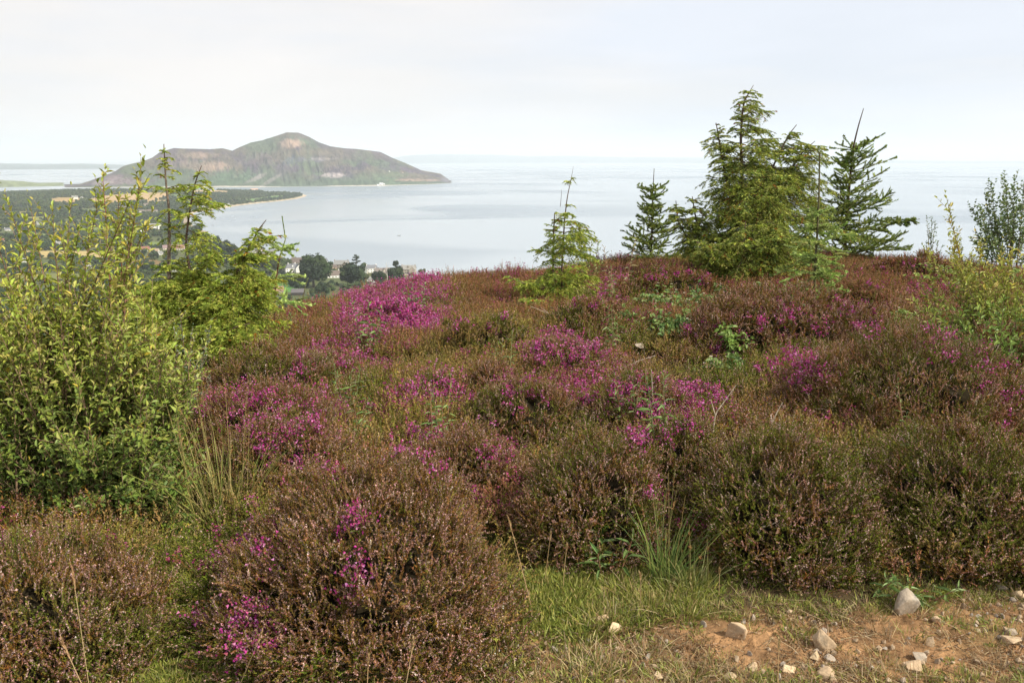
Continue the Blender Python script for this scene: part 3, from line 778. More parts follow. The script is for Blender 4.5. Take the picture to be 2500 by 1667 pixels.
def village_tree(label, px, py, w_px, h_px, cols, seed, cat='tree', name='tree', form='round', group=None):
    r = np.random.default_rng(seed); x, y, z = hit(px, py)
    sc = (y * CP - (z - EYE) * SP) / F; W = w_px * sc / 2; H = h_px * sc
    t = thing(name, label, cat, (x, y, z - .4), r.uniform(0, 6), group)
    TREES_AT.append((x, y, W))
    a = Acc()
    if form == 'round':
        zt = H * .18; tube(a, [(0, 0, 0), (.2, 0, zt * 1.4), (.1, .2, H * .6)], [W * .09, W * .06, W * .02], (.10, .08, .06)); link('trunk', a.mesh('trunk', M_bark), t)
        link('crown', crown(r, W * 1.0, H - zt * .6, zt * .6, 2400, W * .13, cols, 13).mesh('crown', M_crown), t)
    elif form == 'column':
        tube(a, [(0, 0, 0), (0, 0, H * .7)], [W * .2, W * .05], (.10, .08, .06)); link('trunk', a.mesh('trunk', M_bark), t)
        link('crown', crown(r, W, H, .2, 1600, W * .25, cols, 16).mesh('crown', M_crown), t)
    elif form == 'umbrella':
        tube(a, [(0, 0, 0), (.15, 0, H * .5), (0, .1, H * .85)], [W * .10, W * .07, W * .03], (.09, .07, .06))
        for q in range(7): an = q * .9; tube(a, [(0, 0, H * (.5 + .03 * q)), (math.cos(an) * W * .6, math.sin(an) * W * .6, H * (.72 + .02 * q))], [W * .04, W * .015], (.09, .07, .06), 5)
        link('trunk', a.mesh('trunk', M_bark), t)
        link('crown', crown(r, W * 1.05, H * .5, H * .48, 1500, W * .12, cols, 13, flatn=.8).mesh('crown', M_crown), t)
    elif form == 'pine':
        tube(a, [(0, 0, 0), (.3, 0, H * .5), (.1, 0, H)], [W * .10, W * .07, W * .02], (.10, .07, .055))
        b_ = Acc()
        for q in range(9):
            zq = H * (.42 + .065 * q); an = q * 2.4; L_ = W * (.95 - .075 * q) * (1.2 if q % 2 else .8)
            e_ = np.array([math.cos(an) * L_, math.sin(an) * L_, zq + .12 * H * .3])
            tube(a, [(0, 0, zq), e_], [W * .04, W * .012], (.10, .07, .055), 5)
            for f_ in (.55, 1.0):
                c_ = np.array([0, 0, zq]) * (1 - f_) + e_ * f_
                iv, it = ico(2); b_.add(c_ + iv * np.array([W * .30, W * .30, W * .13]) * (1 + .25 * r.normal(size=(len(iv), 1))), T=it, K=np.array(cols[0]) * r.uniform(.8, 1.3))
        link('trunk', a.mesh('trunk', M_bark), t); link('crown', b_.mesh('crown', M_crown), t)
    return t
TREES_AT = []
VT = [('big round dark broadleaf tree left of the long low white house', 766, 702, 82, 82, DKG, 'round'), ('wide dark tree group crown right of the long low white house', 862, 698, 76, 58, DKG, 'round'),
      ('dark rounded tree just right of the bare white trunk', 967, 690, 54, 42, DKG, 'round'), ('smaller dark tree left of the bare white trunk', 926, 692, 40, 34, DKG, 'round'),
      ('dark bushy tree behind the young spruce at left of the slate roof', 640, 660, 50, 34, DKG, 'round'), ('dark tree touching the young spruce stem', 676, 664, 44, 36, MDG, 'round'),
      ('small round tree behind the tan stone cottage', 836, 672, 24, 22, MDG, 'round'), ('round green tree behind the cypress', 767, 644, 22, 18, MDG, 'round'),
      ('mid green tree left of the long stone house', 801, 662, 22, 20, MDG, 'round'), ('small bush-like tree right of the stone villa', 1031, 669, 22, 14, OLV, 'round'),
      ('small tree below the grey-green bungalow', 888, 688, 34, 26, MDG, 'round'), ('olive tree at the lower left of the big round tree', 735, 700, 26, 26, MDG, 'round'),
      ('low round bush beside the wooden shed', 762, 722, 26, 20, MDG, 'round'), ('dark tree right above the heather crest at the shed', 785, 716, 36, 30, DKG, 'round'),
      ('low green tree left of the terracotta roof', 627, 724, 36, 28, MDG, 'round'), ('bushy tree at the right of the lawn', 716, 702, 26, 26, DKG, 'round'),
      ('round tree alone on the reddish shore point', 484, 567, 26, 22, MDG, 'round'),
      ('blue-dark conifer mass low between willow and tall conifer', 300, 712, 44, 66, BLG, 'round'), ('darkest evergreen right of the blue-dark conifer', 332, 715, 40, 50, DKG, 'round'),
      ('rounded tree above the blue-dark conifer', 350, 664, 42, 28, DKG, 'round'), ('mid green tree in the slope scrub behind the tall conifer', 390, 700, 44, 34, MDG, 'round'),
      ('dark tree low in the gap between willow and conifer', 262, 700, 40, 40, DKG, 'round'),
      ('tall dark tree of the shore wood, furthest left', 488, 612, 34, 38, DKG, 'round'), ('second dark tree of the shore wood', 508, 610, 36, 42, DKG, 'round'),
      ('third dark tree of the shore wood', 530, 618, 36, 42, DKG, 'round'), ('fourth dark tree of the shore wood', 551, 624, 36, 40, DKG, 'round'),
      ('rightmost dark tree of the shore wood', 570, 630, 30, 34, DKG, 'round'), ('front dark tree of the shore wood, lowest left', 505, 636, 42, 38, DKG, 'round'), ('front dark tree of the shore wood, lowest right', 545, 646, 46, 38, DKG, 'round'),
      ('broad tree below the shore wood by the leaning conifer tip', 590, 656, 44, 34, MDG, 'round')]
for q, (lb, a_, b_, c_, d_, e_, f_) in enumerate(VT): village_tree(lb, a_, b_, c_, d_, e_, 300 + q, form=f_)
village_tree('narrow dark cypress standing above the roofs', 754, 645, 8, 22, DKG, 351, form='column', name='cypress_tree')
village_tree('lone tall pine with layered branches against the water', 870, 658, 24, 36, [(0.035, 0.05, 0.028)], 352, form='pine', name='pine_tree')
village_tree('dark umbrella-shaped tree with a bare trunk against the water', 968, 664, 24, 31, DKG, 353, form='umbrella', name='umbrella_tree')
village_tree('low shrub at the shore beside the pier houses', 643, 612, 12, 9, MDG, 354, name='shrub')
# bare white dead trunk
x, y, z = hit(945, 694); sc = y / F * 1.02
t = thing('dead_tree', 'bare white dead tree trunk with a forked top rising over the crest', 'tree', (x, y, z - 1)); a = Acc(); h = 56 * sc
tube(a, [(0, 0, 0), (.02 * h, 0, .4 * h), (0, 0, .75 * h), (.01 * h, 0, h)], [.014 * h, .012 * h, .009 * h, .004 * h], (.62, .58, .52)); link('trunk', a.mesh('trunk', M_bark), t)
a = Acc(); tube(a, [(0, 0, .72 * h), (.06 * h, 0, .85 * h), (.09 * h, 0, 1.0 * h)], [.008 * h, .006 * h, .003 * h], (.62, .58, .52), 5); tube(a, [(0, 0, .8 * h), (-.06 * h, 0, .92 * h)], [.006 * h, .003 * h], (.62, .58, .52), 5); link('branch', a.mesh('branch', M_bark), t)

# far woods and hedges as one mass
r = np.random.default_rng(5)
n = 90000
a_ = r.uniform(R(-42), R(7), n); d_ = np.sqrt(r.uniform(230 ** 2, 4400 ** 2, n))
X = d_ * np.sin(a_); Y = d_ * np.cos(a_)
sd_ = shore_dist(X, Y); Zg = ground_z(X, Y); px, py = project(X, Y, Zg)
k = field_of(px, py)
edge = np.zeros(n, bool)
for f in FIELDS:
    v = poly_in(px, py, *f[:5]); edge |= (v > 1.0) & (v < 1.5)
wn = fbm(X / 120., Y / 120., 131, 3)
village = ((px > 560) & (py > 600) & (px < 1100)) | ((px > 330) & (px < 480) & (py > 600) & (py < 640))
pr = np.where(wn > .42, .9, .4); pr = np.where(edge, 1, pr); pr = np.where(village & ~edge, .42, pr); pr = np.where((py < 530) & (sd_ < 90), .9, pr)
pr = np.where((px > 150) & (px < 330) & (py > 640), .85, pr)
keep = (sd_ > 17) & (k < 0) & (r.uniform(0, 1, n) < pr) & (px < 1120)
for hx, hy in HOUSES:
    u = np.array([hx, hy]); dd = math.hypot(hx, hy); u = u / dd
    al = (X - hx) * u[0] + (Y - hy) * u[1]; ac = -(X - hx) * u[1] + (Y - hy) * u[0]
    keep &= ~((al > -48 - dd * .012) & (al < 9) & (np.abs(ac) < 9))
X, Y, Zg, px, py = X[keep], Y[keep], Zg[keep], px[keep], py[keep]
n = len(X); dd = np.hypot(X, Y)
protos = []
for q in range(8):
    cols = [tuple(1.35 * v for v in c) for c in [DKG, MDG, DKG, OLV, MDG, DKG, BLG, MDG][q]]
    rr_ = np.random.default_rng(700 + q)
    protos.append(crown(rr_, 1.0, 1.7, 0.0, 260, .24, cols, 6).mesh('wood_kind', M_farleaf))
hs = r.uniform(2.6, 6.2, n) * np.where(dd < 1100, .85, 1.0) * np.where(py < 475, .8, 1)
scl = np.stack([hs * r.uniform(.8, 1.2, n), hs * r.uniform(.8, 1.2, n), hs * r.uniform(.75, 1.15, n)], 1)
rot = np.stack([np.zeros(n), np.zeros(n), r.uniform(0, 6.28, n)], 1)
idx = np.where(fbm(X / 60, Y / 60, 133, 2) + .25 * r.normal(size=n) > .52, r.choice([1, 4, 7, 3], n), r.choice([0, 2, 5, 6, 0, 2], n))
print('woods', n)
scatter('wood', 'dark green woods, hedges and scrub over the far lowland', 'wood', protos, np.stack([X, Y, Zg - .3], 1), rot, scl, idx)
#PARTC
# ------------------------------------------------------------------ heather
LING_L = [(0.180, 0.140, 0.050), (0.21, 0.138, 0.056), (0.14, 0.142, 0.042), (0.195, 0.11, 0.052)]
LING_F = [(0.56, 0.36, 0.33), (0.47, 0.29, 0.25), (0.68, 0.49, 0.45), (0.44, 0.25, 0.21)]
GRN_L = [(0.13, 0.165, 0.042), (0.16, 0.175, 0.05), (0.11, 0.135, 0.04), (0.17, 0.165, 0.054)]
RUST_L = [(0.245, 0.145, 0.076), (0.215, 0.165, 0.070), (0.27, 0.155, 0.088), (0.18, 0.18, 0.058)]
RUST_F = [(0.46, 0.24, 0.20), (0.50, 0.31, 0.25), (0.44, 0.19, 0.19)]
BELL_L = [(0.14, 0.13, 0.045), (0.16, 0.115, 0.055), (0.12, 0.145, 0.048)]
BELL_F = [(0.56, 0.11, 0.36), (0.62, 0.19, 0.44), (0.46, 0.075, 0.28), (0.50, 0.12, 0.26), (0.68, 0.32, 0.54), (0.36, 0.12, 0.14)]
BELL_D = [(0.40, 0.09, 0.21), (0.34, 0.10, 0.15), (0.46, 0.13, 0.28)]
TAN_L = [(0.29, 0.215, 0.095), (0.24, 0.205, 0.08), (0.34, 0.245, 0.125), (0.19, 0.19, 0.06)]
WOOD = [(0.13, 0.09, 0.045), (0.10, 0.08, 0.04), (0.16, 0.11, 0.06)]
KIND = {  # leaf colours, flower colours, kind of flower, share of shoots in flower
    'ling': (LING_L, LING_F, 'bud', .8), 'linggreen': (GRN_L, LING_F, 'bud', .5), 'lingrust': (RUST_L, LING_F, 'bud', .7), 'rust': (RUST_L, RUST_F, 'bud', .75),
    'bell': (BELL_L, BELL_F, 'bell', .75), 'belldeep': (RUST_L, BELL_D, 'bell', .6), 'tan': (TAN_L, [(0.35, 0.27, 0.16), (0.42, 0.32, 0.2)], 'bud', .35), 'green': (GRN_L, GRN_L, 'bud', 0)}
def shoots(fo, fl, P, D, Ln, B, kind, r, k=12, ls=.008, lw=.0035, fs=.0075, kf=8, tint=None, stems=True):
    lc, fc, ty, share = KIND[kind]; lc = [tuple(.94 * v for v in c) for c in lc]; fc = [tuple(v * m_ for v, m_ in zip(c, (.98, .95, .98))) for c in fc] if ty == 'bud' else fc
    if len(P) == 0: return
    a = Acc() if tint is not None else fo
    bits(fo, P, D, Ln, B, k, ls, lw, .75, lc, r, .1, .97, per_axis=.2)
    if stems: rods(fo, P, D, Ln, B, .0008, .0005, WOOD, r, 2, 3)
    q = r.uniform(size=len(P)) < share
    if ty == 'bud':
        bits(fl, P[q], D[q], Ln[q], B[q], kf, fs * .62, fs * .5, .9, fc, r, .45, 1.0, cjit=.22, per_axis=.22)
    else:
        blobs(fl, P[q], D[q], Ln[q], B[q], kf, fs, fc, r, .55, 1.03, .008)
def clump(kind, R_, n, L0, L1, r, **kw):
    fo, fl = Acc(), Acc()
    an = r.uniform(0, 2 * np.pi, n); rd = R_ * np.sqrt(r.uniform(0, 1, n))
    P = np.stack([rd * np.cos(an), rd * np.sin(an), np.full(n, -.02)], 1)
    D = unit(np.stack([P[:, 0] / R_ * .35, P[:, 1] / R_ * .35, np.ones(n)], 1) + .18 * r.normal(size=(n, 3)))
    Ln = r.uniform(L0, L1, n); B = .12 * r.normal(size=(n, 3)) * np.array([1, 1, .2])
    # forks
    m_ = 4
    t = r.uniform(.35, .82, (n, m_)); X = curve_pt(P, D, Ln, B, t).reshape(-1, 3)
    D2 = unit(np.repeat(D, m_, 0) + .55 * r.normal(size=(n * m_, 3)) + np.array([0, 0, .25]))
    L2 = np.repeat(Ln, m_) * (1 - t.ravel()) * r.uniform(.5, 1.0, n * m_) + .03
    B2 = .1 * r.normal(size=(n * m_, 3))
    rods(fo, P, D, Ln, B, .0018, .0007, WOOD, r, 3, 3)
    shoots(fo, fl, np.concatenate([curve_pt(P, D, Ln, B, np.full((n, 1), .45))[:, 0], X]), np.concatenate([D, D2]), np.concatenate([Ln * .55, L2]), np.concatenate([B, B2]), kind, r, stems=False, **kw)
    return fo, fl
def merged(fo, fl, name):
    "one mesh, two materials"
    V = [np.concatenate(fo.V)]; K = [np.concatenate(fo.K)]; T = [np.concatenate(fo.T)]; Q = [np.concatenate(fo.Q)] if fo.Q else []
    nT0 = len(T[0]); n0 = fo.n
    if fl.n: V.append(np.concatenate(fl.V)); K.append(np.concatenate(fl.K)); T.append(np.concatenate(fl.T) + n0)
    T = np.concatenate(T); Fs = [T] + ([Q[0]] if Q else [])
    mi = np.zeros(len(T) + (len(Q[0]) if Q else 0), np.int32); mi[nT0:len(T)] = 1
    return mesh_np(name, np.concatenate(V), Fs, None, np.concatenate(K), mats=[M_heath, M_flower], mi=mi)

# where the bright bell heather stands: columns and rows of the photograph, read once and turned into ground positions
BELL = [(960, 735, 125, 46, 1.0), (885, 790, 75, 45, .9), (1010, 700, 65, 34, 1.0), (1040, 770, 90, 40, .5), (700, 725, 110, 26, .28), (600, 985, 90, 55, .8), (700, 1000, 150, 50, .7), (700, 1075, 95, 55, 1.0), (735, 890, 24, 55, .8),
        (850, 880, 60, 40, .35), (1040, 950, 95, 38, .85), (1050, 1000, 60, 28, .7), (1370, 860, 115, 45, .6), (1330, 940, 120, 60, .3), (1600, 985, 120, 45, .5), (1540, 935, 60, 30, .5), (1660, 1040, 60, 40, .45),
        (1560, 1060, 42, 24, .95), (1010, 1075, 95, 30, .6), (1210, 1075, 60, 40, .5), (1830, 790, 150, 45, .2), (2000, 770, 190, 45, .3), (1960, 905, 50, 45, .8), (1860, 850, 110, 40, .3), (1730, 900, 70, 50, .25),
        (2300, 825, 70, 50, .6), (2480, 1010, 50, 60, .5), (2420, 900, 70, 50, .25), (1700, 665, 50, 18, .6), (2010, 655, 200, 30, .22), (2250, 680, 160, 40, .18), (1560, 655, 110, 30, .25),
        (1210, 668, 180, 12, .35), (1480, 720, 90, 40, .25), (865, 1310, 40, 85, .95), (650, 1320, 60, 45, .6), (600, 1560, 65, 85, .8), (475, 1490, 35, 50, .3), (900, 1440, 60, 40, .15), (1610, 1200, 30, 50, .35),
        (1640, 1275, 25, 28, .3), (45, 1345, 60, 26, .6), (500, 960, 30, 50, .4), (1180, 760, 60, 40, .2), (1120, 1120, 80, 40, .3), (770, 1180, 60, 60, .12)]
def bell_p(px, py):
    v = np.zeros(np.shape(px))
    for cx, cy_, rx, ry_, s in BELL: v = np.maximum(v, s * np.clip(1.5 - ((px - cx) / rx) ** 2 - ((py - cy_) / ry_) ** 2, 0, 1))
    return v
REG = [('tan', 1230, 830, 160, 60), ('tan', 1180, 900, 120, 40), ('tan', 760, 740, 180, 30), ('ling', 700, 860, 220, 60), ('rust', 2150, 650, 500, 60), ('rust', 1900, 700, 420, 60), ('lingrust', 2100, 760, 300, 60),
       ('rust', 1250, 680, 300, 30), ('tan', 900, 1010, 90, 80), ('linggreen', 880, 960, 60, 60), ('lingrust', 1150, 950, 80, 30), ('rust', 640, 760, 150, 30), ('green', 1700, 960, 90, 60), ('linggreen', 1500, 800, 120, 50)]
kinds = ['ling', 'linggreen', 'lingrust', 'rust', 'bell', 'belldeep', 'tan', 'green']
protos = []; r = np.random.default_rng(77)
for kd in kinds:
    for v in range(3):
        L0, L1 = (.16, .27) if kd != 'green' else (.12, .22)
        fo, fl = clump(kd, .12, 20, L0, L1, r, k=12, ls=.013, lw=.0048, fs=.010 if kd[:4] == 'bell' else .0105, kf=9 if kd == 'bell' else 7)
        protos.append(merged(fo, fl, 'heath_kind'))
# positions: even cover of the hill from the verge to just over the crest
r = np.random.default_rng(78)
pts = []
d = 2.3
while d < 16.0:
    sp = .095 + .0045 * d
    na2 = int(2 * d * 1.25 / sp)
    a_ = np.linspace(-1.25, 1.25, na2) + r.normal(size=na2) * sp / d * .45
    dd = d + r.normal(size=na2) * sp * .4
    pts.append(np.stack([dd * np.sin(a_), dd * np.cos(a_)], 1)); d += sp * .92
P2 = np.concatenate(pts); X, Y = P2[:, 0], P2[:, 1]; Zg = ground_z(X, Y); n = len(X)
px, py = project(X, Y, Zg + .2); pgx, pgy = project(X, Y, Zg)
D_ = np.interp(1250 + F * X / np.maximum(Y, .1), _cx, _cd)
keep = (np.hypot(X, Y) < D_ + 1.6) & (verge(X, Y) < .25)
def inpoly(px, py, poly):
    c = np.zeros(np.shape(px), bool)
    for k in range(len(poly)):
        ax, ay = poly[k]; bx, by = poly[(k + 1) % len(poly)]
        if ay != by: c ^= ((ay > py) != (by > py)) & (px < (bx - ax) * (py - ay) / (by - ay) + ax)
    return c
GRASSY = [[(330, 1300), (470, 1330), (520, 1420), (470, 1560), (520, 1800), (270, 1800), (330, 1560)], [(1180, 1480), (1330, 1390), (1720, 1400), (1730, 1500), (1500, 1545), (1180, 1600)],
          [(400, 1330), (560, 1250), (640, 1340), (470, 1420)], [(900, 1580), (1800, 1600), (1800, 1900), (800, 1900)]]
gr = np.zeros(n, bool)
for pl in GRASSY: gr |= inpoly(pgx, pgy, pl)
gr |= pgy > 1640
pw = inpoly(pgx, pgy, [(-400, 1000), (350, 1000), (450, 1330), (-400, 1350)])       # shade under the big willow: thin cover
keep &= ~((np.hypot(X, Y) < 3.35) & (pgx > 1150))
keep &= ~gr & ~(pw & (r.uniform(size=n) < .7))
# openings and dark hollows between the bushes
HOL = [(1860, 890, 130, 36), (1700, 860, 90, 36), (2080, 830, 70, 22), (1130, 1060, 60, 30), (620, 930, 80, 20), (1480, 900, 60, 24), (880, 1090, 60, 40), (1330, 1110, 90, 30), (1200, 1330, 60, 60), (1730, 930, 130, 40), (1960, 850, 150, 30), (1330, 1030, 40, 40), (560, 1180, 60, 50), (1580, 900, 70, 40)]
for cx, cy_, rx, ry_ in HOL: keep &= ~((((pgx - cx) / rx) ** 2 + ((pgy - cy_) / ry_) ** 2 < 1) & (r.uniform(size=n) < .75))
keep &= ~((fbm(X * 1.9 + 3, Y * 1.9, 209, 2) < .36) & (r.uniform(size=n) < .7) & (np.hypot(X, Y) < D_ - 1.5))
nz = fbm(X * 1.1, Y * 1.1, 201, 3)
kk = np.where(nz < .40, 1, np.where(nz < .5, 6, np.where(nz < .58, 0, 3)))
for nm, cx, cy_, rx, ry_ in REG:
    m_ = (((px - cx) / rx) ** 2 + ((py - cy_) / ry_) ** 2 + .5 * (fbm(X * 3, Y * 3, 203) - .5) * 4 * .5 < 1) & (r.uniform(size=n) < .8)
    kk = np.where(m_, kinds.index(nm), kk)
bp = bell_p(px, py) * np.clip(.45 + 1.5 * (fbm(X * 2.2, Y * 2.2, 205, 2) - .25), 0, 1.2)
bl = r.uniform(size=n) < bp * np.where(np.hypot(X, Y) > 7.5, np.where((px > 830) & (px < 1100) & (py < 830), .75, .34), .48)
far_ = np.hypot(X, Y) > D_ - 2.2
kk = np.where(bl, np.where(far_ & (px > 1080) & (py > 655) & (py < 690), 5, 4), kk)
kk = np.where(~bl & (r.uniform(size=n) < .03), 5, kk)
X, Y, Zg, kk = X[keep], Y[keep], Zg[keep], kk[keep]; n = len(X)
hgt = .50 + 1.15 * fbm(X * 1.25, Y * 1.25, 207, 2) + .08 * r.normal(size=n)
hgt = hgt * np.clip(np.hypot(X, Y) / 4.5, .62, 1)
print('heather clumps', n)
scatter('heather', 'brown, rust and purple heather carpet covering the hilltop', 'heather', protos, np.stack([X, Y, Zg], 1),
        np.stack([.12 * r.normal(size=n), .12 * r.normal(size=n), r.uniform(0, 6.28, n)], 1), np.stack([r.uniform(.9, 1.25, n), r.uniform(.9, 1.25, n), hgt], 1), kk * 3 + r.integers(0, 3, n))

def heather_bush(label, px, d, rx, ry_, h, kind, seed, dens=1.0, kind2=None, p2=.3, group=None, bell=1.0, ls=1.0, name='heather_bush', cut=None):
    r = np.random.default_rng(seed); x0, y0, z0 = at(px, d - (.16 if seed in (4, 5, 6, 18) else 0))
    t = thing(name, label, 'heather', (x0, y0, z0), 0, group)
    area = 2 * np.pi * ((rx * ry_) + h * (rx + ry_) * .5) / 2
    n = int(area / .00088 * dens)
    u = unit(np.stack([r.normal(size=n), r.normal(size=n), np.abs(r.normal(size=n)) * .9 - .12], 1))
    th = np.arctan2(u[:, 1], u[:, 0]); el = u[:, 2]
    lump = 1 + .34 * (fbm(th * 1.2 + 7, el * 2.4 + seed, seed, 3) - .5) * 2 * .6 + .16 * (fbm(u[:, 0] * 6 + seed, u[:, 1] * 6 + u[:, 2] * 5, seed + 3, 3) - .5) * 2
    lay = r.choice([1.0, 1.0, .92, .84], n)
    S_ = u * np.array([rx, ry_, h]) * (lump * lay)[:, None]
    S_[:, 2] = np.maximum(S_[:, 2], .02)
    nr = unit(u / np.array([rx, ry_, h]))
    ax = unit(nr * .9 + np.array([0, 0, .62]) + .22 * r.normal(size=(n, 3)))
    # spray: six shoots fanning from a point inside the surface
    m_ = 6
    Lb = r.uniform(.055, .10, n)
    base = S_ - ax * Lb[:, None] * .9
    D = unit(np.repeat(ax, m_, 0) + .42 * r.normal(size=(n * m_, 3)))
    P = np.repeat(base, m_, 0) + .008 * r.normal(size=(n * m_, 3))
    Ln = np.repeat(Lb, m_) * r.uniform(.6, 1.15, n * m_)
    B = .18 * r.normal(size=(n * m_, 3)) + np.array([0, 0, .12])
    wx, wy = project(S_[:, 0] + x0, S_[:, 1] + y0, S_[:, 2] + z0)
    isb = (r.uniform(size=n) < .75 * bell_p(wx, wy) * bell * np.clip(2.6 * (fbm(S_[:, 0] * 9, (S_[:, 1] + S_[:, 2]) * 9, seed + 2, 2) - .28), 0, 1.3))
    nz = fbm(S_[:, 0] * 5 + seed, (S_[:, 1] + S_[:, 2]) * 5, seed + 9, 3)
    is2 = (nz + .1 * r.normal(size=n) > 1 - p2 - .12) & ~isb if kind2 else np.zeros(n, bool)
    fo, fl, be = Acc(), Acc(), Acc()
    for nm, mk, ac in ((kind, ~isb & ~is2, fl), (kind2, is2, fl), ('bell', isb, be)):
        if nm is None or not mk.any(): continue
        mm = np.repeat(mk, m_)
        shoots(fo, ac, P[mm], D[mm], Ln[mm], B[mm], nm, r, k=13, ls=.0092 * ls, lw=.0047 * ls, fs=(.0092 if nm != 'bell' else .0088) * ls, kf=11 if nm != 'bell' else 8, stems=True)
    # woody stems rising through the bush, and a dead-brown core darkened for inner shade
    st = Acc(); q = r.integers(0, n, 160)
    st_P = np.stack([r.normal(size=160) * rx * .22, r.normal(size=160) * ry_ * .22, np.full(160, .0)], 1)
    dv = S_[q] * .9 - st_P; Ls = np.linalg.norm(dv, axis=1)
    rods(st, st_P, unit(dv), Ls, np.zeros((160, 3)), .005, .0018, WOOD, r, 3, 4)
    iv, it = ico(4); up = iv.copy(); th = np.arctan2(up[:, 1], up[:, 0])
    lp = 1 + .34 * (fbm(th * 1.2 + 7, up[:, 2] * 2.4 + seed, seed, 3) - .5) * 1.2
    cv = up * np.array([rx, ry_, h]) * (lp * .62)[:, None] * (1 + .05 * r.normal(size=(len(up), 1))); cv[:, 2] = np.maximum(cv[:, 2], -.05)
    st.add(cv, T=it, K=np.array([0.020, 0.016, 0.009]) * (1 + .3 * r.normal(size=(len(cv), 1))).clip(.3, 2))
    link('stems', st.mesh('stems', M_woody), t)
    link('foliage', fo.mesh('foliage', M_heath), t)
    if fl.n: link('flowers', fl.mesh('flowers', M_flower), t)
    if be.n: link('bell_flowers', be.mesh('bell_flowers', M_flower), t)
    return t
heather_bush('largest front heather bush, pale pink-brown with a magenta streak, at bottom centre-left', 895, 2.72, .545, .60, .56, 'ling', 1, kind2='lingrust', p2=.25)
heather_bush('low pale heather bush in the bottom left corner of the verge', 85, 2.45, .47, .46, .42, 'ling', 2, kind2='linggreen', p2=.3)
heather_bush('rusty brown heather shoulder behind the left of the largest front bush', 730, 3.75, .42, .36, .44, 'lingrust', 3, kind2='linggreen', p2=.25)
heather_bush('rounded pinkish heather bush right of the largest front bush', 1445, 3.55, .37, .42, .50, 'ling', 4, kind2='linggreen', p2=.35)
heather_bush('heather bush with buff tips above the squarish pale stone', 1890, 3.45, .43, .48, .54, 'ling', 5, kind2='linggreen', p2=.45)
heather_bush('greenest heather bush, at the right edge behind the stones', 2340, 3.5, .46, .50, .52, 'linggreen', 6, kind2='ling', p2=.3)
heather_bush('broad rusty brown heather mound behind the greenest bush', 2200, 4.75, .76, .80, .66, 'lingrust', 7, kind2='linggreen', p2=.4, dens=.8)
heather_bush('long pinkish heather mound with a dark hollow below it in the right middle', 1880, 6.7, .92, .62, .58, 'lingrust', 8, kind2='ling', p2=.4, dens=.6, ls=1.3)
heather_bush('heather mound covered in magenta flowers behind the rush tuft', 660, 4.45, .48, .50, .46, 'lingrust', 9, kind2='linggreen', p2=.2, dens=.85)
heather_bush('pale brown heather mound below the yellow-green conifer', 670, 5.6, .56, .50, .52, 'ling', 10, kind2='linggreen', p2=.35, dens=.7, ls=1.2)
heather_bush('small magenta-topped heather mound in the centre of the moor', 1045, 5.1, .27, .30, .33, 'linggreen', 11, dens=.8, ls=1.1)
heather_bush('brown green heather mound between the centre magenta mound and the front row', 1290, 4.75, .46, .42, .40, 'lingrust', 12, kind2='linggreen', p2=.4, dens=.8, ls=1.1)
heather_bush('heather mound with thin magenta bloom left of the tallest leafy sprig', 1570, 4.75, .38, .42, .36, 'lingrust', 13, kind2='linggreen', p2=.3, dens=.8, ls=1.1)
heather_bush('low heather mound with red-magenta bloom left of the half-hidden stone', 1375, 5.9, .38, .40, .36, 'linggreen', 14, kind2='lingrust', p2=.4, dens=.7, ls=1.2)
heather_bush('small dusky brown heather mound between the two magenta ones', 1195, 5.5, .24, .26, .33, 'lingrust', 15, dens=.8, ls=1.1)
heather_bush('brightest magenta heather mound on the crest below the village', 955, 8.1, .60, .62, .40, 'bell', 16, dens=.5, ls=1.6)
heather_bush('dark brown heather mound at the right under the leafy willow', 2080, 8.4, .55, .5, .42, 'rust', 17, dens=.5, ls=1.5)
heather_bush('heather bush between the pinkish bush and the buff-tipped one', 1660, 3.95, .30, .34, .42, 'ling', 18, kind2='linggreen', p2=.4)
heather_bush('low brown heather tongue right behind the largest front bush', 1130, 3.9, .40, .36, .36, 'lingrust', 19, kind2='ling', p2=.4)

heather_bush('rusty heather mound at the right edge behind the broad rusty mound', 2470, 5.7, .50, .5, .50, 'rust', 20, kind2='lingrust', p2=.4, dens=.6, ls=1.2)
heather_bush('olive brown heather mound in the middle, behind the small dusky one', 1190, 6.7, .52, .45, .46, 'tan', 21, kind2='linggreen', p2=.4, dens=.5, ls=1.35)
heather_bush('rounded olive heather mound left of the half-hidden stone, further back', 1440, 7.4, .50, .42, .46, 'linggreen', 22, kind2='rust', p2=.4, dens=.5, ls=1.4)
heather_bush('green brown heather mound right below the brightest magenta mound', 815, 6.1, .50, .42, .34, 'linggreen', 23, kind2='lingrust', p2=.45, dens=.5, ls=1.3)
heather_bush('rust brown heather mound in front of the largest conifer', 1640, 9.0, .70, .5, .46, 'rust', 24, kind2='linggreen', p2=.3, dens=.35, ls=1.7)
heather_bush('rust brown heather mound on the crest between spruce and birch', 2230, 10.3, .85, .6, .46, 'rust', 25, kind2='lingrust', p2=.3, dens=.3, ls=1.8)
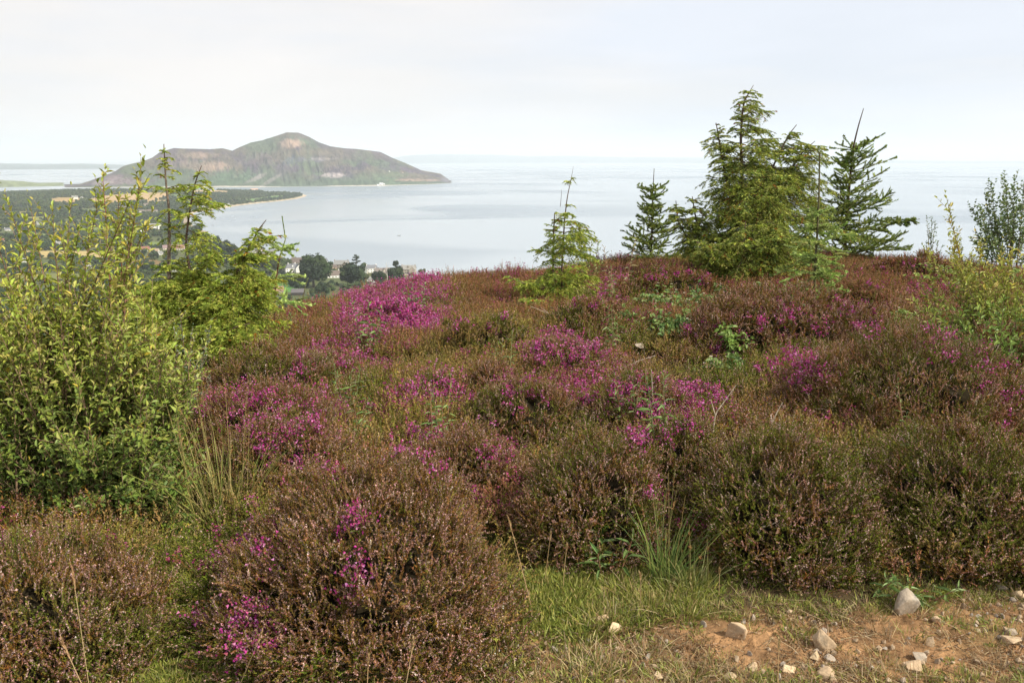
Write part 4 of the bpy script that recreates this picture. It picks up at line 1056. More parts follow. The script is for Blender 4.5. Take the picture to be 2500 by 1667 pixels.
# ------------------------------------------------------------------ grass and pebbles on the verge
def grass_clump(n, h0, h1, cols, r, R_=.06, w_=.0032, lean=.5):
    a = Acc(); an = r.uniform(0, 6.28, n); rd = R_ * np.sqrt(r.uniform(0, 1, n))
    P = np.stack([rd * np.cos(an), rd * np.sin(an), np.full(n, -.004)], 1)
    D = unit(np.stack([np.cos(an), np.sin(an), np.zeros(n)], 1) * r.uniform(.1, lean, (n, 1)) + np.array([0, 0, 1]) + .15 * r.normal(size=(n, 3)))
    Ln = r.uniform(h0, h1, n); B = np.stack([D[:, 0] * .7, D[:, 1] * .7, -.35 * np.ones(n)], 1) * r.uniform(.2, 1.1, (n, 1))
    t = np.broadcast_to(np.array([0, .35, .7, 1.0]), (n, 4)); X = curve_pt(P, D, Ln, B, t)
    Sd = unit(np.cross(D, r.normal(size=(n, 3))))[:, None] * (w_ * np.array([.9, 1, .7, .08]))[None, :, None] * r.uniform(.7, 1.3, (n, 1, 1))
    V = np.stack([X - Sd / 2, X + Sd / 2], 2).reshape(-1, 3); i = np.arange(n)[:, None] * 8
    Q = np.concatenate([i + [0, 1, 3, 2], i + [2, 3, 5, 4], i + [4, 5, 7, 6]], 0)
    a.add(V, Q=Q, K=np.repeat(palette(cols, n, r, .2), 8, axis=0)); return a
GG = [(0.23, 0.26, 0.055), (0.30, 0.31, 0.075), (0.17, 0.21, 0.05)]; GY = [(0.42, 0.36, 0.14), (0.33, 0.32, 0.10), (0.52, 0.42, 0.20)]; GD = [(0.42, 0.32, 0.18), (0.34, 0.22, 0.11), (0.5, 0.4, 0.25)]
r = np.random.default_rng(90); protos = []
for q in range(3): protos.append(grass_clump(46, .018, .055, GG, r).mesh('grass_kind', M_leaf))
for q in range(3): protos.append(grass_clump(40, .02, .065, GY + GG, r).mesh('grass_kind', M_leaf))
for q in range(2): protos.append(grass_clump(26, .04, .11, GD, r, w_=.0022, lean=1.2).mesh('grass_kind', M_straw))
for q in range(2): protos.append(grass_clump(60, .015, .035, GG, r, R_=.05, w_=.006, lean=1.6).mesh('grass_kind', M_leaf))
n = 22000
Y = r.uniform(1.7, 3.7, n); X = r.uniform(-2.4, 2.8, n); Zg = ground_z(X, Y); px, py = project(X, Y, Zg)
vg = verge(X, Y); pn = fbm(X * 2.6, Y * 2.6, 221, 3)
gr = np.zeros(n, bool)
for pl in GRASSY: gr |= inpoly(px, py, pl)
pr = np.where(gr, np.where((py > 1535) & (px > 900), .30, .9), 0.12) * np.where(vg > .25, np.clip((pn - .34) * 4, .10, .9), 1)
pr = np.where((vg > .05) & (vg < .6), np.maximum(pr, .5), pr)
pr = np.where(py > 1640, np.where(px < 900, .85, .26), pr); pr = np.where((px < 480) & (px > 250) & (py > 1300), .9, pr)
k_ = r.uniform(size=n) < pr
X, Y, Zg, px, py, pn = X[k_], Y[k_], Zg[k_], px[k_], py[k_], pn[k_]; n = len(X)
dry = np.clip((px - 1350) / 500, 0, .75) * np.clip((py - 1420) / 120, 0, 1) + np.where((px > 900) & (py > 1570), .5, 0)
u_ = r.uniform(size=n)
idx = np.where(u_ < dry * .5, r.integers(6, 8, n), np.where(u_ < .25 + dry * .7, r.integers(3, 6, n), r.integers(0, 3, n)))
idx = np.where(r.uniform(size=n) < .28, r.integers(8, 10, n), idx)
sc_ = r.uniform(.6, 1.25, n) * np.where(px > 1700, .75, 1)
scatter('grass', 'short green and dry yellow grass along the verge', 'grass', protos, np.stack([X, Y, Zg], 1), np.stack([0 * X, 0 * X, r.uniform(0, 6.28, n)], 1), np.stack([sc_, sc_, sc_], 1), idx)

def stone_mesh(name, r, sub=2, flat=.8, pal=((0.42, 0.31, 0.20), (0.36, 0.26, 0.17), (0.36, 0.30, 0.24))):
    pts = unit(r.normal(size=(13, 3))) * np.array([1, .85, flat]) * r.uniform(.85, 1.1, (13, 1))
    bm = bmesh.new()
    for p in pts: bm.verts.new(p)
    bmesh.ops.convex_hull(bm, input=bm.verts)
    for v in [v for v in bm.verts if not v.link_faces]: bm.verts.remove(v)
    bmesh.ops.triangulate(bm, faces=bm.faces)
    bmesh.ops.bevel(bm, geom=bm.edges[:], offset=.09, segments=2, affect='EDGES', profile=.6)
    bmesh.ops.triangulate(bm, faces=bm.faces)
    bmesh.ops.subdivide_edges(bm, edges=bm.edges[:], cuts=sub, use_grid_fill=True)
    V = np.array([v.co[:] for v in bm.verts]); T = [[v.index for v in f.verts] for f in bm.faces]; bm.verts.ensure_lookup_table()
    bmesh.ops.triangulate(bm, faces=bm.faces); bm.verts.index_update()
    T = np.array([[v.index for v in f.verts] for f in bm.faces]); V = np.array([v.co[:] for v in bm.verts]); bm.free()
    V = V * (1 + .07 * (fbm(V[:, 0] * 3 + 9, V[:, 1] * 3 + V[:, 2] * 2, 5, 4) - .5)[:, None] * 2)
    c0 = np.array(pal[r.integers(len(pal))]) * r.uniform(.85, 1.15)
    n_ = fbm(V[:, 0] * 2.2 + 3, V[:, 1] * 2.2 + V[:, 2] * 1.7, 8, 4)[:, None]
    K = c0 * (.75 + .5 * n_); K = np.where(n_ > .62, K * np.array([.8, .85, .9]), K)
    return mesh_np(name, V, [T], M_stone, np.clip(K, .02, 1), False)
ST = [('squarish pale buff stone below the buff-tipped heather bush', 1797, 1572, 56, .85), ('rounded tan stone right of the squarish one, with two small stones at its foot', 2023, 1590, 50, .95),
      ('small pale stone at the foot of the rounded tan stone', 1996, 1612, 29, .7), ('small grey-tan stone tucked beside the pale one under the rounded stone', 2028, 1618, 26, .6),
      ('tallest pointed grey-brown stone against the greenest heather bush', 2225, 1503, 58, 1.1), ('tiny round pale stone right below the tallest pointed stone', 2290, 1525, 22, .8),
      ('small upright tan stone half in shade at the right', 2275, 1580, 22, 1.1), ('angular buff stone near the bottom right', 2236, 1645, 42, .85),
      ('grey flat stone touching the angular buff stone', 2252, 1618, 36, .5), ('small pale stone in the grass left of the dirt patch', 1498, 1548, 28, .9),
      ('flat brownish stone beside the small pale one in the grass', 1463, 1522, 40, .6), ('pale stone cut by the right edge of the verge', 2480, 1580, 46, .6),
      ('low grey stone just above the one at the right edge', 2468, 1552, 32, .6), ('thin pale stone lying in the bare soil at bottom centre', 1842, 1640, 32, .4),
      ('broad flat stone at the bottom edge', 2035, 1668, 58, .4), ('small buff stone at the bottom edge left of the soil', 1612, 1658, 24, .5),
      ('stone at the right edge under the heather', 2492, 1462, 30, .7), ('dark stone in the heather shade at the right edge', 2449, 1446, 34, .6),
      ('small pale stone at the bottom below the squarish stone', 1786, 1664, 30, .5), ('half-buried brownish stone in the bare soil', 1930, 1646, 32, .5),
      ('pale rounded stone half hidden in the heather of the middle moor', 1560, 880, 24, .6), ('pinkish soil-covered stone in the grass gap at bottom left', 352, 1608, 34, .4),
      ('small flat stone in the grass gap below the rush tuft', 396, 1672, 30, .4)]
sr = np.random.default_rng(33)
for lb, a_, b_, w_, fl_ in ST:
    x, y, z = hit(a_, min(b_, 1690)); sc = (y * CP - (z - EYE) * SP) / F * w_ / 2 * 1.38
    pal = ((0.40, 0.33, 0.25),) if 'dark' in lb or 'grey' in lb or 'middle moor' in lb else ((0.56, 0.42, 0.26), (0.48, 0.35, 0.22))
    o = link('stone', stone_mesh('stone', sr, 2, 1.0, pal), None, (x, y + sc * .6, z + (.10 if 'middle moor' in lb else 0) + sc * fl_ * .45), sr.uniform(0, 6), (sc, sc, sc * fl_))
    tag(o, lb, 'stone', 'stones on the verge')
protos = [stone_mesh('pebble_kind', sr, 0, .7) for q in range(6)]
r = np.random.default_rng(36); n = 15000
Y = r.uniform(1.75, 3.2, n); X = r.uniform(-.6, 3.0, n); vg = verge(X, Y); px, py = project(X, Y, ground_z(X, Y))
k_ = (vg > .5) & (r.uniform(size=n) < np.clip((fbm(X * 4, Y * 4, 231) - .3) * 3, .1, 1)) | ((px > 300) & (px < 420) & (py > 1560) & (r.uniform(size=n) < .2))
X, Y = X[k_], Y[k_]; n = len(X); sc_ = .0025 + .016 * r.uniform(size=n) ** 6
scatter('pebbles', 'small tan pebbles and grit strewn over the bare soil', 'pebbles', protos, np.stack([X, Y, ground_z(X, Y) + sc_ * .3], 1), r.uniform(0, 6, (n, 3)), np.stack([sc_, sc_, sc_ * .7], 1), r.integers(0, 6, n))
# dead stalks, bark bits and leaf litter on the soil
protos = []
for q in range(5):
    a = Acc(); m_ = 14; P_ = np.stack([r.normal(size=m_) * .05, r.normal(size=m_) * .05, r.uniform(.001, .008, m_)], 1); D_2 = unit(np.stack([r.normal(size=m_), r.normal(size=m_), .1 * r.normal(size=m_)], 1))
    rods(a, P_, D_2, r.uniform(.015, .07, m_), .15 * r.normal(size=(m_, 3)) * np.array([1, 1, .1]), .0011, .0006, [(0.42, 0.32, 0.2), (0.28, 0.19, 0.11), (0.14, 0.09, 0.05)], r, 2, 3)
    bits(a, P_, D_2, np.full(m_, .05), np.zeros((m_, 3)), 5, .008, .006, 1.2, [(0.30, 0.17, 0.08), (0.16, 0.11, 0.05), (0.38, 0.28, 0.15)], r); protos.append(a.mesh('litter_kind', M_straw))
n = 2000; Y = r.uniform(1.7, 3.3, n); X = r.uniform(-1.0, 2.9, n); vg = verge(X, Y); k_ = (vg > .1) & (r.uniform(size=n) < np.clip((fbm(X * 3, Y * 3, 241) - .33) * 4, .1, 1)); X, Y = X[k_], Y[k_]; n = len(X)
scatter('plant_litter', 'dead stalks and brown heather litter strewn over the soil', 'litter', protos, np.stack([X, Y, ground_z(X, Y)], 1), np.stack([0 * X, 0 * X, r.uniform(0, 6.28, n)], 1), np.stack([r.uniform(.6, 1.3, n)] * 3, 1), r.integers(0, 5, n))
#PARTD
# ------------------------------------------------------------------ conifers
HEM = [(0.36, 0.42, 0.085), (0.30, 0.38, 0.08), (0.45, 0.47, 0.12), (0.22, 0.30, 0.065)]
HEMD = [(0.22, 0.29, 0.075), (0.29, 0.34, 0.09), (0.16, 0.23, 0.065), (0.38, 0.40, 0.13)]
SPR = [(0.23, 0.29, 0.08), (0.29, 0.34, 0.10), (0.18, 0.24, 0.07)]
SPRL = [(0.36, 0.46, 0.15), (0.30, 0.40, 0.13), (0.42, 0.50, 0.19)]
BARK = (0.13, 0.09, 0.065)
def smooth_poly(p, n=24):
    p = np.asarray(p, float); t = np.linspace(0, 1, len(p)); q = np.linspace(0, 1, n)
    out = np.stack([np.interp(q, t, p[:, k]) for k in range(p.shape[1])], 1)
    for _ in range(3): out[1:-1] = (out[:-2] + 2 * out[1:-1] + out[2:]) / 4
    return out
class Plant:
    def __init__(s, name, label, cat, px, d, by, seed, group=None, lift=0.0):
        s.x, s.y, s.z = at(px, d); s.z += lift; s.px = px
        dep = s.y * CP - (s.z - EYE) * SP; s.sc = dep / F
        s.by = float(project(s.x, s.y, s.z)[1]); s.r = np.random.default_rng(seed)
        s.t = thing(name, label, cat, (s.x, s.y, s.z), 0, group)
    def P(s, px, py, dy=0.0):
        "local point for an image position at the plant's own distance (+dy metres behind)"
        a, b, c = ray(px, py); Y = s.y + dy; k = Y / b
        return (float(a * k) - s.x, dy, float(EYE + c * k) - s.z)
def conifer(pl, axes, leafcols, style='hemlock', nsize=.015, nwid=.0045, orange=0.03, sp=.032, bsp=.022, k=16, wind=.0, upper=None, dark=None, barkc=BARK, sub=1.0):
    r = pl.r; tr = Acc(); fo = Acc(); br = Acc()
    BP, BD, BL, BB = [], [], [], []
    for ax in axes:
        pts = smooth_poly([pl.P(*p) for p in ax['pts']], 30)
        r0, r1 = ax.get('r', (.02, .004)); tube(tr, pts, np.linspace(r0, r1, 30), ax.get('col', barkc), 7, r)
        seg = np.linalg.norm(np.diff(pts, axis=0), axis=1); Lt = seg.sum(); cum = np.concatenate([[0], np.cumsum(seg)]) / Lt
        t0, t1 = ax.get('t', (.04, .97)); whorl = ax.get('whorl', 0)
        if whorl:
            ts = np.repeat(np.linspace(t0, t1, whorl), ax.get('per', 6)) + .008 * r.normal(size=whorl * ax.get('per', 6))
            if ax.get('inter', 0): ts = np.concatenate([ts, r.uniform(t0, t1, ax['inter'])])
        else: ts = np.sort(r.uniform(t0, t1, int(Lt * (t1 - t0) / sp)))
        ts = ts[r.uniform(size=len(ts)) < np.interp(ts, *zip(*ax['dens']))] if 'dens' in ax else ts
        n = len(ts); X = np.stack([np.interp(ts, cum, pts[:, q]) for q in range(3)], 1)
        an = np.arange(n) * 2.39996 + r.normal(size=n) * .35
        if 'az' in ax: an = r.uniform(ax['az'][0], ax['az'][1], n)
        lt, lv = zip(*ax['len']); ln = np.interp(ts, lt, lv) * r.uniform(.55, 1.12, n)
        if 'inter' in ax and whorl and ax['inter']: ln[-ax['inter']:] *= .45
        el = np.interp(ts, [0, 1], ax.get('el', (.05, .75)))
        D = unit(np.stack([np.cos(an), np.sin(an), el + ax.get('ej', .28) * r.normal(size=n)], 1) + np.array([wind, 0, 0]))
        ln = ln * (1 + ax.get('bias', 0) * D[:, 0])
        dr = ax.get('droop', .35)
        B = np.stack([np.zeros(n), np.zeros(n), -dr * r.uniform(.6, 1.3, n)], 1) + .1 * r.normal(size=(n, 3)) + np.array([wind * .2, 0, 0])
        BP.append(X); BD.append(D); BL.append(ln); BB.append(B)
        # needles on the leader itself
        if ax.get('lead', 0) and style != 'hemlock':
            A_ = np.diff(pts[int(30 * (1 - ax['lead'])):], axis=0)
            bits(fo, pts[int(30 * (1 - ax['lead'])):-1], unit(A_), np.linalg.norm(A_, axis=1), A_ * 0, 22, nsize * .6, nwid, .35, leafcols, r)
    P, D, Ln, B = [np.concatenate(q) for q in (BP, BD, BL, BB)]
    rods(br, P, D, Ln, B, .0022 + Ln * .006, .0008, [barkc, tuple(c * .8 for c in barkc)], r, 5, 4)
    # branchlets to both sides
    nb = np.maximum((Ln / bsp).astype(int), 3); nb = np.minimum(nb, 34)
    ii = np.repeat(np.arange(len(P)), nb)
    t = np.concatenate([np.linspace(.12 if style == 'hemlock' else .25, .97, m_) for m_ in nb]) + .01 * r.normal(size=len(ii))
    sg = np.concatenate([np.where(np.arange(m_) % 2 < 1, 1., -1.) for m_ in nb])
    X = curve_pt(P[ii], D[ii], Ln[ii], B[ii], t[:, None])[:, 0]
    A = unit(D[ii] + 2 * B[ii] * t[:, None]); Lat = unit(np.cross(np.array([0, 0, 1.]), A))
    ang = .85 + .15 * r.normal(size=len(ii))
    D2 = unit(A * np.cos(ang)[:, None] + Lat * (sg * np.sin(ang))[:, None] + (.26 if style == 'hemlock' else .22) * r.normal(size=A.shape) + np.array([wind * .5, 0, .05]))
    L2 = (Ln[ii] * (1 - t) * (.70 if style == 'hemlock' else .62) * sub + (.022 if style == 'hemlock' else .045)) * r.uniform(.6, 1.2, len(ii))
    B2 = np.array([0, 0, -.42 if style == 'hemlock' else .12]) + .12 * r.normal(size=A.shape)
    zrel = X[:, 2]
    def layer(P_, D_, L_, B_, kk, cols, flat):
        bits(fo, P_, D_, L_, B_, kk, nsize, nwid, 1.0 if style == 'hemlock' else .8, cols, r, .02, 1.0, flat=flat, per_axis=.22, cjit=.15)
    flat = (lambda m: np.zeros((m, 3))) if style == 'hemlock' else (lambda m: None)
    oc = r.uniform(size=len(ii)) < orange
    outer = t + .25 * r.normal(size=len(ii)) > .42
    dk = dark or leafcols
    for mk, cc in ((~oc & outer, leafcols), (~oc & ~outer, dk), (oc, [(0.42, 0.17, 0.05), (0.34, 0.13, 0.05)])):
        if mk.any():
            m1 = mk & (L2 < .09); m2 = mk & (L2 >= .09)
            for mm, kk in ((m1, k), (m2, int(k * 2.0))):
                if mm.any(): layer(X[mm], D2[mm], L2[mm], B2[mm], kk, cc, flat(mm.sum()))
    layer(P, D, Ln, B, int(k * 2.2), leafcols, flat(len(P)))
    if style == 'hemlock':   # a second order of short side sprays on the longer branchlets
        mk = np.where(L2 > .07)[0]; j = np.repeat(mk, 6); tt = r.uniform(.2, .95, len(j))
        X3 = curve_pt(X[j], D2[j], L2[j], B2[j], tt[:, None])[:, 0]; A3 = unit(D2[j] + 2 * B2[j] * tt[:, None]); La = unit(np.cross(np.array([0, 0, 1.]), A3)) * np.where(r.uniform(size=len(j)) < .5, 1, -1)[:, None]
        D3 = unit(A3 + La * .9 + .15 * r.normal(size=A3.shape)); L3 = L2[j] * (1 - tt) * .6 + .02
        layer(X3, D3, L3, np.array([0, 0, -.2]) + 0 * X3, max(k // 2, 7), leafcols, np.zeros((len(j), 3)))
    rods(br, X, D2, L2, B2, .0016, .0007, [(0.16, 0.12, 0.05), (0.2, 0.15, 0.06)] if style == 'hemlock' else [(0.15, 0.10, 0.05)], r, 3, 3)
    link('trunk', tr.mesh('trunk', M_bark), pl.t); link('branches', br.mesh('branches', M_bark), pl.t); link('needles', fo.mesh('needles', M_needle), pl.t)
    return pl

# yellow-green hemlock on the left, with two thin leaders and a leaning arm
pl = Plant('hemlock_tree', 'bushy yellow-green conifer with two thin upright leaders, at the left beside the willow', 'conifer', 430, 6.9, 0, 401)
conifer(pl, [dict(pts=[(425, 880), (415, 760), (412, 640), (414, 520), (405, 450), (400, 352)], r=(.022, .004), len=[(0, .75), (.3, .55), (.45, .16), (.6, .10), (.68, .24), (.8, .26), (.86, .09), (1, .03)], bias=.3, el=(.1, .6), lead=.3, col=(.22, .17, .13), dens=[(0, 1), (.4, .9), (.5, .35), (.75, .45), (1, .35)]),
             dict(pts=[(440, 880), (470, 690), (452, 600), (462, 520), (475, 450), (492, 405)], r=(.014, .003), len=[(0, .5), (.4, .10), (.5, .08), (.65, .28), (.85, .16), (1, .03)], bias=.6, el=(.1, .4), t=(.35, .98), dens=[(0, .4), (1, .4)]),
             dict(pts=[(450, 890), (500, 790), (560, 700), (600, 620), (632, 560), (650, 537)], r=(.018, .003), len=[(0, .55), (.5, .42), (.8, .20), (1, .04)], bias=.35, el=(.1, .3)),
             dict(pts=[(430, 885), (440, 800, .1), (455, 720, .15), (500, 640, .1), (530, 610, .1)], r=(.014, .004), len=[(0, .6), (.6, .35), (1, .05)], el=(.0, .3), col=(.1, .08, .06)),
             dict(pts=[(430, 885), (380, 820, -.2), (340, 770, -.3), (310, 745, -.3)], r=(.012, .004), len=[(0, .4), (.6, .35), (1, .1)], el=(.0, .3)),
             dict(pts=[(450, 885), (520, 840, -.3), (570, 800, -.4), (610, 790, -.4)], r=(.012, .004), len=[(0, .4), (.6, .32), (1, .08)], el=(.0, .3)),
             dict(pts=[(440, 885), (520, 780, -.1), (580, 720, -.1), (640, 690, -.1)], r=(.012, .004), len=[(0, .4), (.6, .36), (1, .08)], el=(.0, .3)),
             dict(pts=[(430, 885), (360, 760, .1), (320, 700, .2), (300, 690, .2)], r=(.012, .004), len=[(0, .4), (.6, .36), (1, .10)], el=(.0, .3))],
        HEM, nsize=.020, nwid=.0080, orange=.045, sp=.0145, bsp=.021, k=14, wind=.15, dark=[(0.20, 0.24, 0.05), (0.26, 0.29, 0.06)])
# small two-stemmed hemlock in the centre
pl = Plant('hemlock_tree', 'small airy yellow-green conifer with two dark stems on the crest in the centre', 'conifer', 1365, 9.3, 0, 402)
conifer(pl, [dict(dens=[(0,1),(.5,.6),(1,.6)], pts=[(1352, 735), (1350, 640), (1352, 560), (1354, 520)], r=(.014, .005), len=[(0, .55), (.3, .34), (.5, .25), (.7, .24), (1, .10)], el=(.0, .5), bias=-.25, t=(.05, .99)),
             dict(dens=[(0,1),(.45,.8),(.6,.5),(1,.5)], pts=[(1370, 735), (1372, 640), (1378, 540), (1385, 480), (1394, 440), (1400, 406)], r=(.012, .0012), len=[(0, .55), (.3, .40), (.5, .40), (.62, .22), (.7, .12), (.78, .08), (.86, .22), (.92, .10), (1, .01)], el=(.0, .5), bias=.4),
             dict(dens=[(0,.7),(1,.6)], pts=[(1350, 740), (1300, 700, -.2), (1250, 680, -.3), (1228, 672, -.3)], r=(.010, .003), len=[(0, .18), (.6, .14), (1, .04)], el=(.0, .3)),
             dict(pts=[(1358, 740), (1330, 735, -.4), (1290, 735, -.7), (1262, 740, -.8)], r=(.010, .003), len=[(0, .3), (.6, .2), (1, .06)], el=(.0, .3)),
             dict(pts=[(1375, 738), (1420, 690, .1), (1450, 660, .1)], r=(.010, .003), len=[(0, .3), (.6, .25), (1, .06)], el=(.0, .3))],
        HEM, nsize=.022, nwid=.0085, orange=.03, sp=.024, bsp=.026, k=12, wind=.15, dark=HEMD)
a = Acc(); tube(a, [pl.P(1368, 505), pl.P(1371, 470), pl.P(1370, 462)], [.003, .002, .001], BARK, 4); link('dead_leader', a.mesh('dead_leader', M_bark), pl.t)
# the big wind-combed hemlock
pl = Plant('hemlock_tree', 'largest conifer, dense olive-green at the foot with branches combed to the right', 'conifer', 1815, 10.4, 0, 403)
conifer(pl, [dict(pts=[(1815, 690), (1812, 560), (1812, 430), (1808, 330), (1815, 250), (1840, 208)], r=(.034, .003), len=[(0, .9), (.3, .9), (.45, .70), (.6, .50), (.75, .30), (.9, .22), (1, .14)], bias=.45, el=(.05, .75), droop=.5, dens=[(0, 1), (.45, 1), (.6, .85), (1, .7)]),
             dict(pts=[(1800, 560), (1780, 470), (1765, 400), (1752, 320), (1748, 300)], r=(.02, .004), len=[(0, .5), (.5, .3), (.8, .22), (1, .05)], bias=-.2, el=(.05, .5), t=(.1, .98)),
             dict(pts=[(1820, 600), (1870, 500), (1920, 430), (1960, 370), (1990, 345)], r=(.025, .004), len=[(0, .5), (.5, .45), (.8, .32), (1, .12)], bias=.45, el=(.05, .4), t=(.1, .98), dens=[(0, 1), (1, .8)]),
             dict(pts=[(1810, 620), (1850, 500), (1890, 400), (1925, 330), (1945, 305)], r=(.02, .004), len=[(0, .4), (.5, .28), (.8, .25), (1, .1)], bias=.5, el=(.05, .4), t=(.2, .98), dens=[(0, 1), (1, .7)]),
             dict(pts=[(1800, 690), (1740, 600), (1700, 540), (1690, 480)], r=(.022, .005), len=[(0, .6), (.6, .38), (1, .12)], el=(.0, .5)),
             dict(pts=[(1790, 695), (1700, 620, .1), (1655, 540, .1), (1650, 490, .1)], r=(.020, .004), len=[(0, .5), (.6, .3), (1, .08)], el=(.0, .6)),
             dict(pts=[(1810, 695), (1760, 650, -.5), (1720, 600, -.7), (1700, 590, -.7)], r=(.02, .005), len=[(0, .6), (.6, .45), (1, .2)], el=(.0, .5)),
             dict(pts=[(1820, 695), (1860, 640, -.6), (1900, 590, -.8), (1920, 580, -.8)], r=(.02, .005), len=[(0, .6), (.6, .45), (1, .2)], el=(.0, .5)),
             dict(pts=[(1825, 695), (1900, 620), (1960, 560), (2000, 520)], r=(.022, .005), len=[(0, .6), (.6, .42), (1, .15)], el=(.0, .5), bias=.2),
             dict(pts=[(1815, 695), (1815, 620, -.7), (1820, 540, -.6)], r=(.02, .005), len=[(0, .7), (.6, .5), (1, .25)], el=(.0, .5))],
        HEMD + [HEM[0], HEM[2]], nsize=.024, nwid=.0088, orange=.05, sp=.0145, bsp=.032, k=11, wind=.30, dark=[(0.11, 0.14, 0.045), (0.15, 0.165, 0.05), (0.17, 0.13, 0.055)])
# spruces
SK = dict(style='spruce', nsize=.024, nwid=.0100, orange=.0, k=64)
pl = Plant('spruce_tree', 'small dark green spruce with a bare leader, left of the largest conifer', 'conifer', 1590, 12.3, 0, 404)
conifer(pl, [dict(pts=[(1588, 640), (1592, 560), (1593, 490), (1597, 412)], r=(.020, .004), whorl=9, per=7, inter=24, t=(.04, .78), len=[(0, .62), (.25, .46), (.5, .30), (.7, .20), (.78, .26)], el=(.0, .2), droop=-.18, lead=.3)], SPR, bsp=.060, barkc=(.08, .055, .04), **SK)
pl = Plant('spruce_tree', 'tall blue-green spruce with a long bare leaning leader, right of the largest conifer', 'conifer', 2062, 12.0, 0, 405)
conifer(pl, [dict(pts=[(2062, 640), (2065, 540), (2076, 430), (2083, 360), (2095, 310), (2108, 266)], r=(.026, .005), whorl=11, per=8, inter=44, t=(.04, .74), len=[(0, .85), (.2, .72), (.4, .58), (.55, .42), (.68, .36), (.74, .30)], el=(.05, .3), droop=-.15, lead=.35, bias=.25),
             dict(pts=[(2070, 600), (2130, 570), (2180, 545), (2245, 535)], r=(.010, .003), len=[(0, .15), (.7, .2), (1, .05)], el=(.2, .3), t=(.35, .98), lead=.9)], SPR, bsp=.058, barkc=(.09, .06, .045), **SK)
pl = Plant('spruce_sapling', 'slender light green spruce sapling with drooping new shoots, in front of the largest conifer', 'conifer', 1990, 8.2, 0, 406)
conifer(pl, [dict(pts=[(1988, 745), (1990, 650), (1996, 560), (2000, 470), (2001, 372)], r=(.015, .007), whorl=6, per=8, inter=14, t=(.10, .62), len=[(0, .48), (.2, .40), (.4, .42), (.55, .28), (.62, .2)], el=(.25, .3), droop=.42, lead=.55, col=(.13, .12, .06))],
        SPRL, style='spruce', nsize=.022, nwid=.009, orange=0, k=64, bsp=.080, barkc=(.14, .10, .06))
pl = Plant('spruce_sapling', 'thin spruce sapling with a kinked bare leader, right of the yellow-green conifer', 'conifer', 672, 7.6, 0, 407)
conifer(pl, [dict(pts=[(670, 790), (672, 700), (680, 640), (688, 608)], r=(.009, .006), whorl=3, per=5, inter=3, t=(.25, .99), len=[(0, .40), (.45, .38), (.8, .17), (1, .24)], el=(.2, .25), droop=.40, col=(.12, .06, .04)),
             dict(pts=[(688, 610), (697, 585), (692, 550), (689, 530)], r=(.004, .002), whorl=1, per=2, t=(.03, .04), len=[(0, .1), (1, .1)], el=(.1, .1), droop=.2, lead=.9, col=(.15, .17, .07))],
        SPRL, style='spruce', nsize=.021, nwid=.009, orange=0, k=54, bsp=.10, barkc=(.12, .08, .05))
pl = Plant('spruce_sapling', 'single upright green spruce shoot on the crest right of the thin sapling', 'conifer', 738, 8.6, 0, 408)
conifer(pl, [dict(pts=[(735, 770), (738, 735), (745, 700), (752, 680)], r=(.005, .003), whorl=1, per=2, t=(.3, .31), len=[(0, .1), (1, .1)], el=(.3, .3), droop=.1, lead=.95)], SPRL, style='spruce', nsize=.016, nwid=.007, orange=0, k=50, bsp=.1, barkc=(.14, .14, .06))
pl = Plant('hemlock_sapling', 'dark green drooping conifer spray cut by the right edge under the willow', 'conifer', 2560, 5.6, 0, 409)
conifer(pl, [dict(pts=[(2560, 1030), (2565, 850), (2560, 740)], r=(.014, .004), len=[(0, .42), (.5, .32), (1, .08)], el=(.1, .4)), dict(pts=[(2560, 1010), (2500, 930, -.2), (2440, 900, -.2)], r=(.01, .003), len=[(0, .3), (1, .08)], el=(0, .3))],
        [(0.10, 0.19, 0.06), (0.13, 0.22, 0.07)], nsize=.017, nwid=.006, orange=0, sp=.03, bsp=.026, k=11)

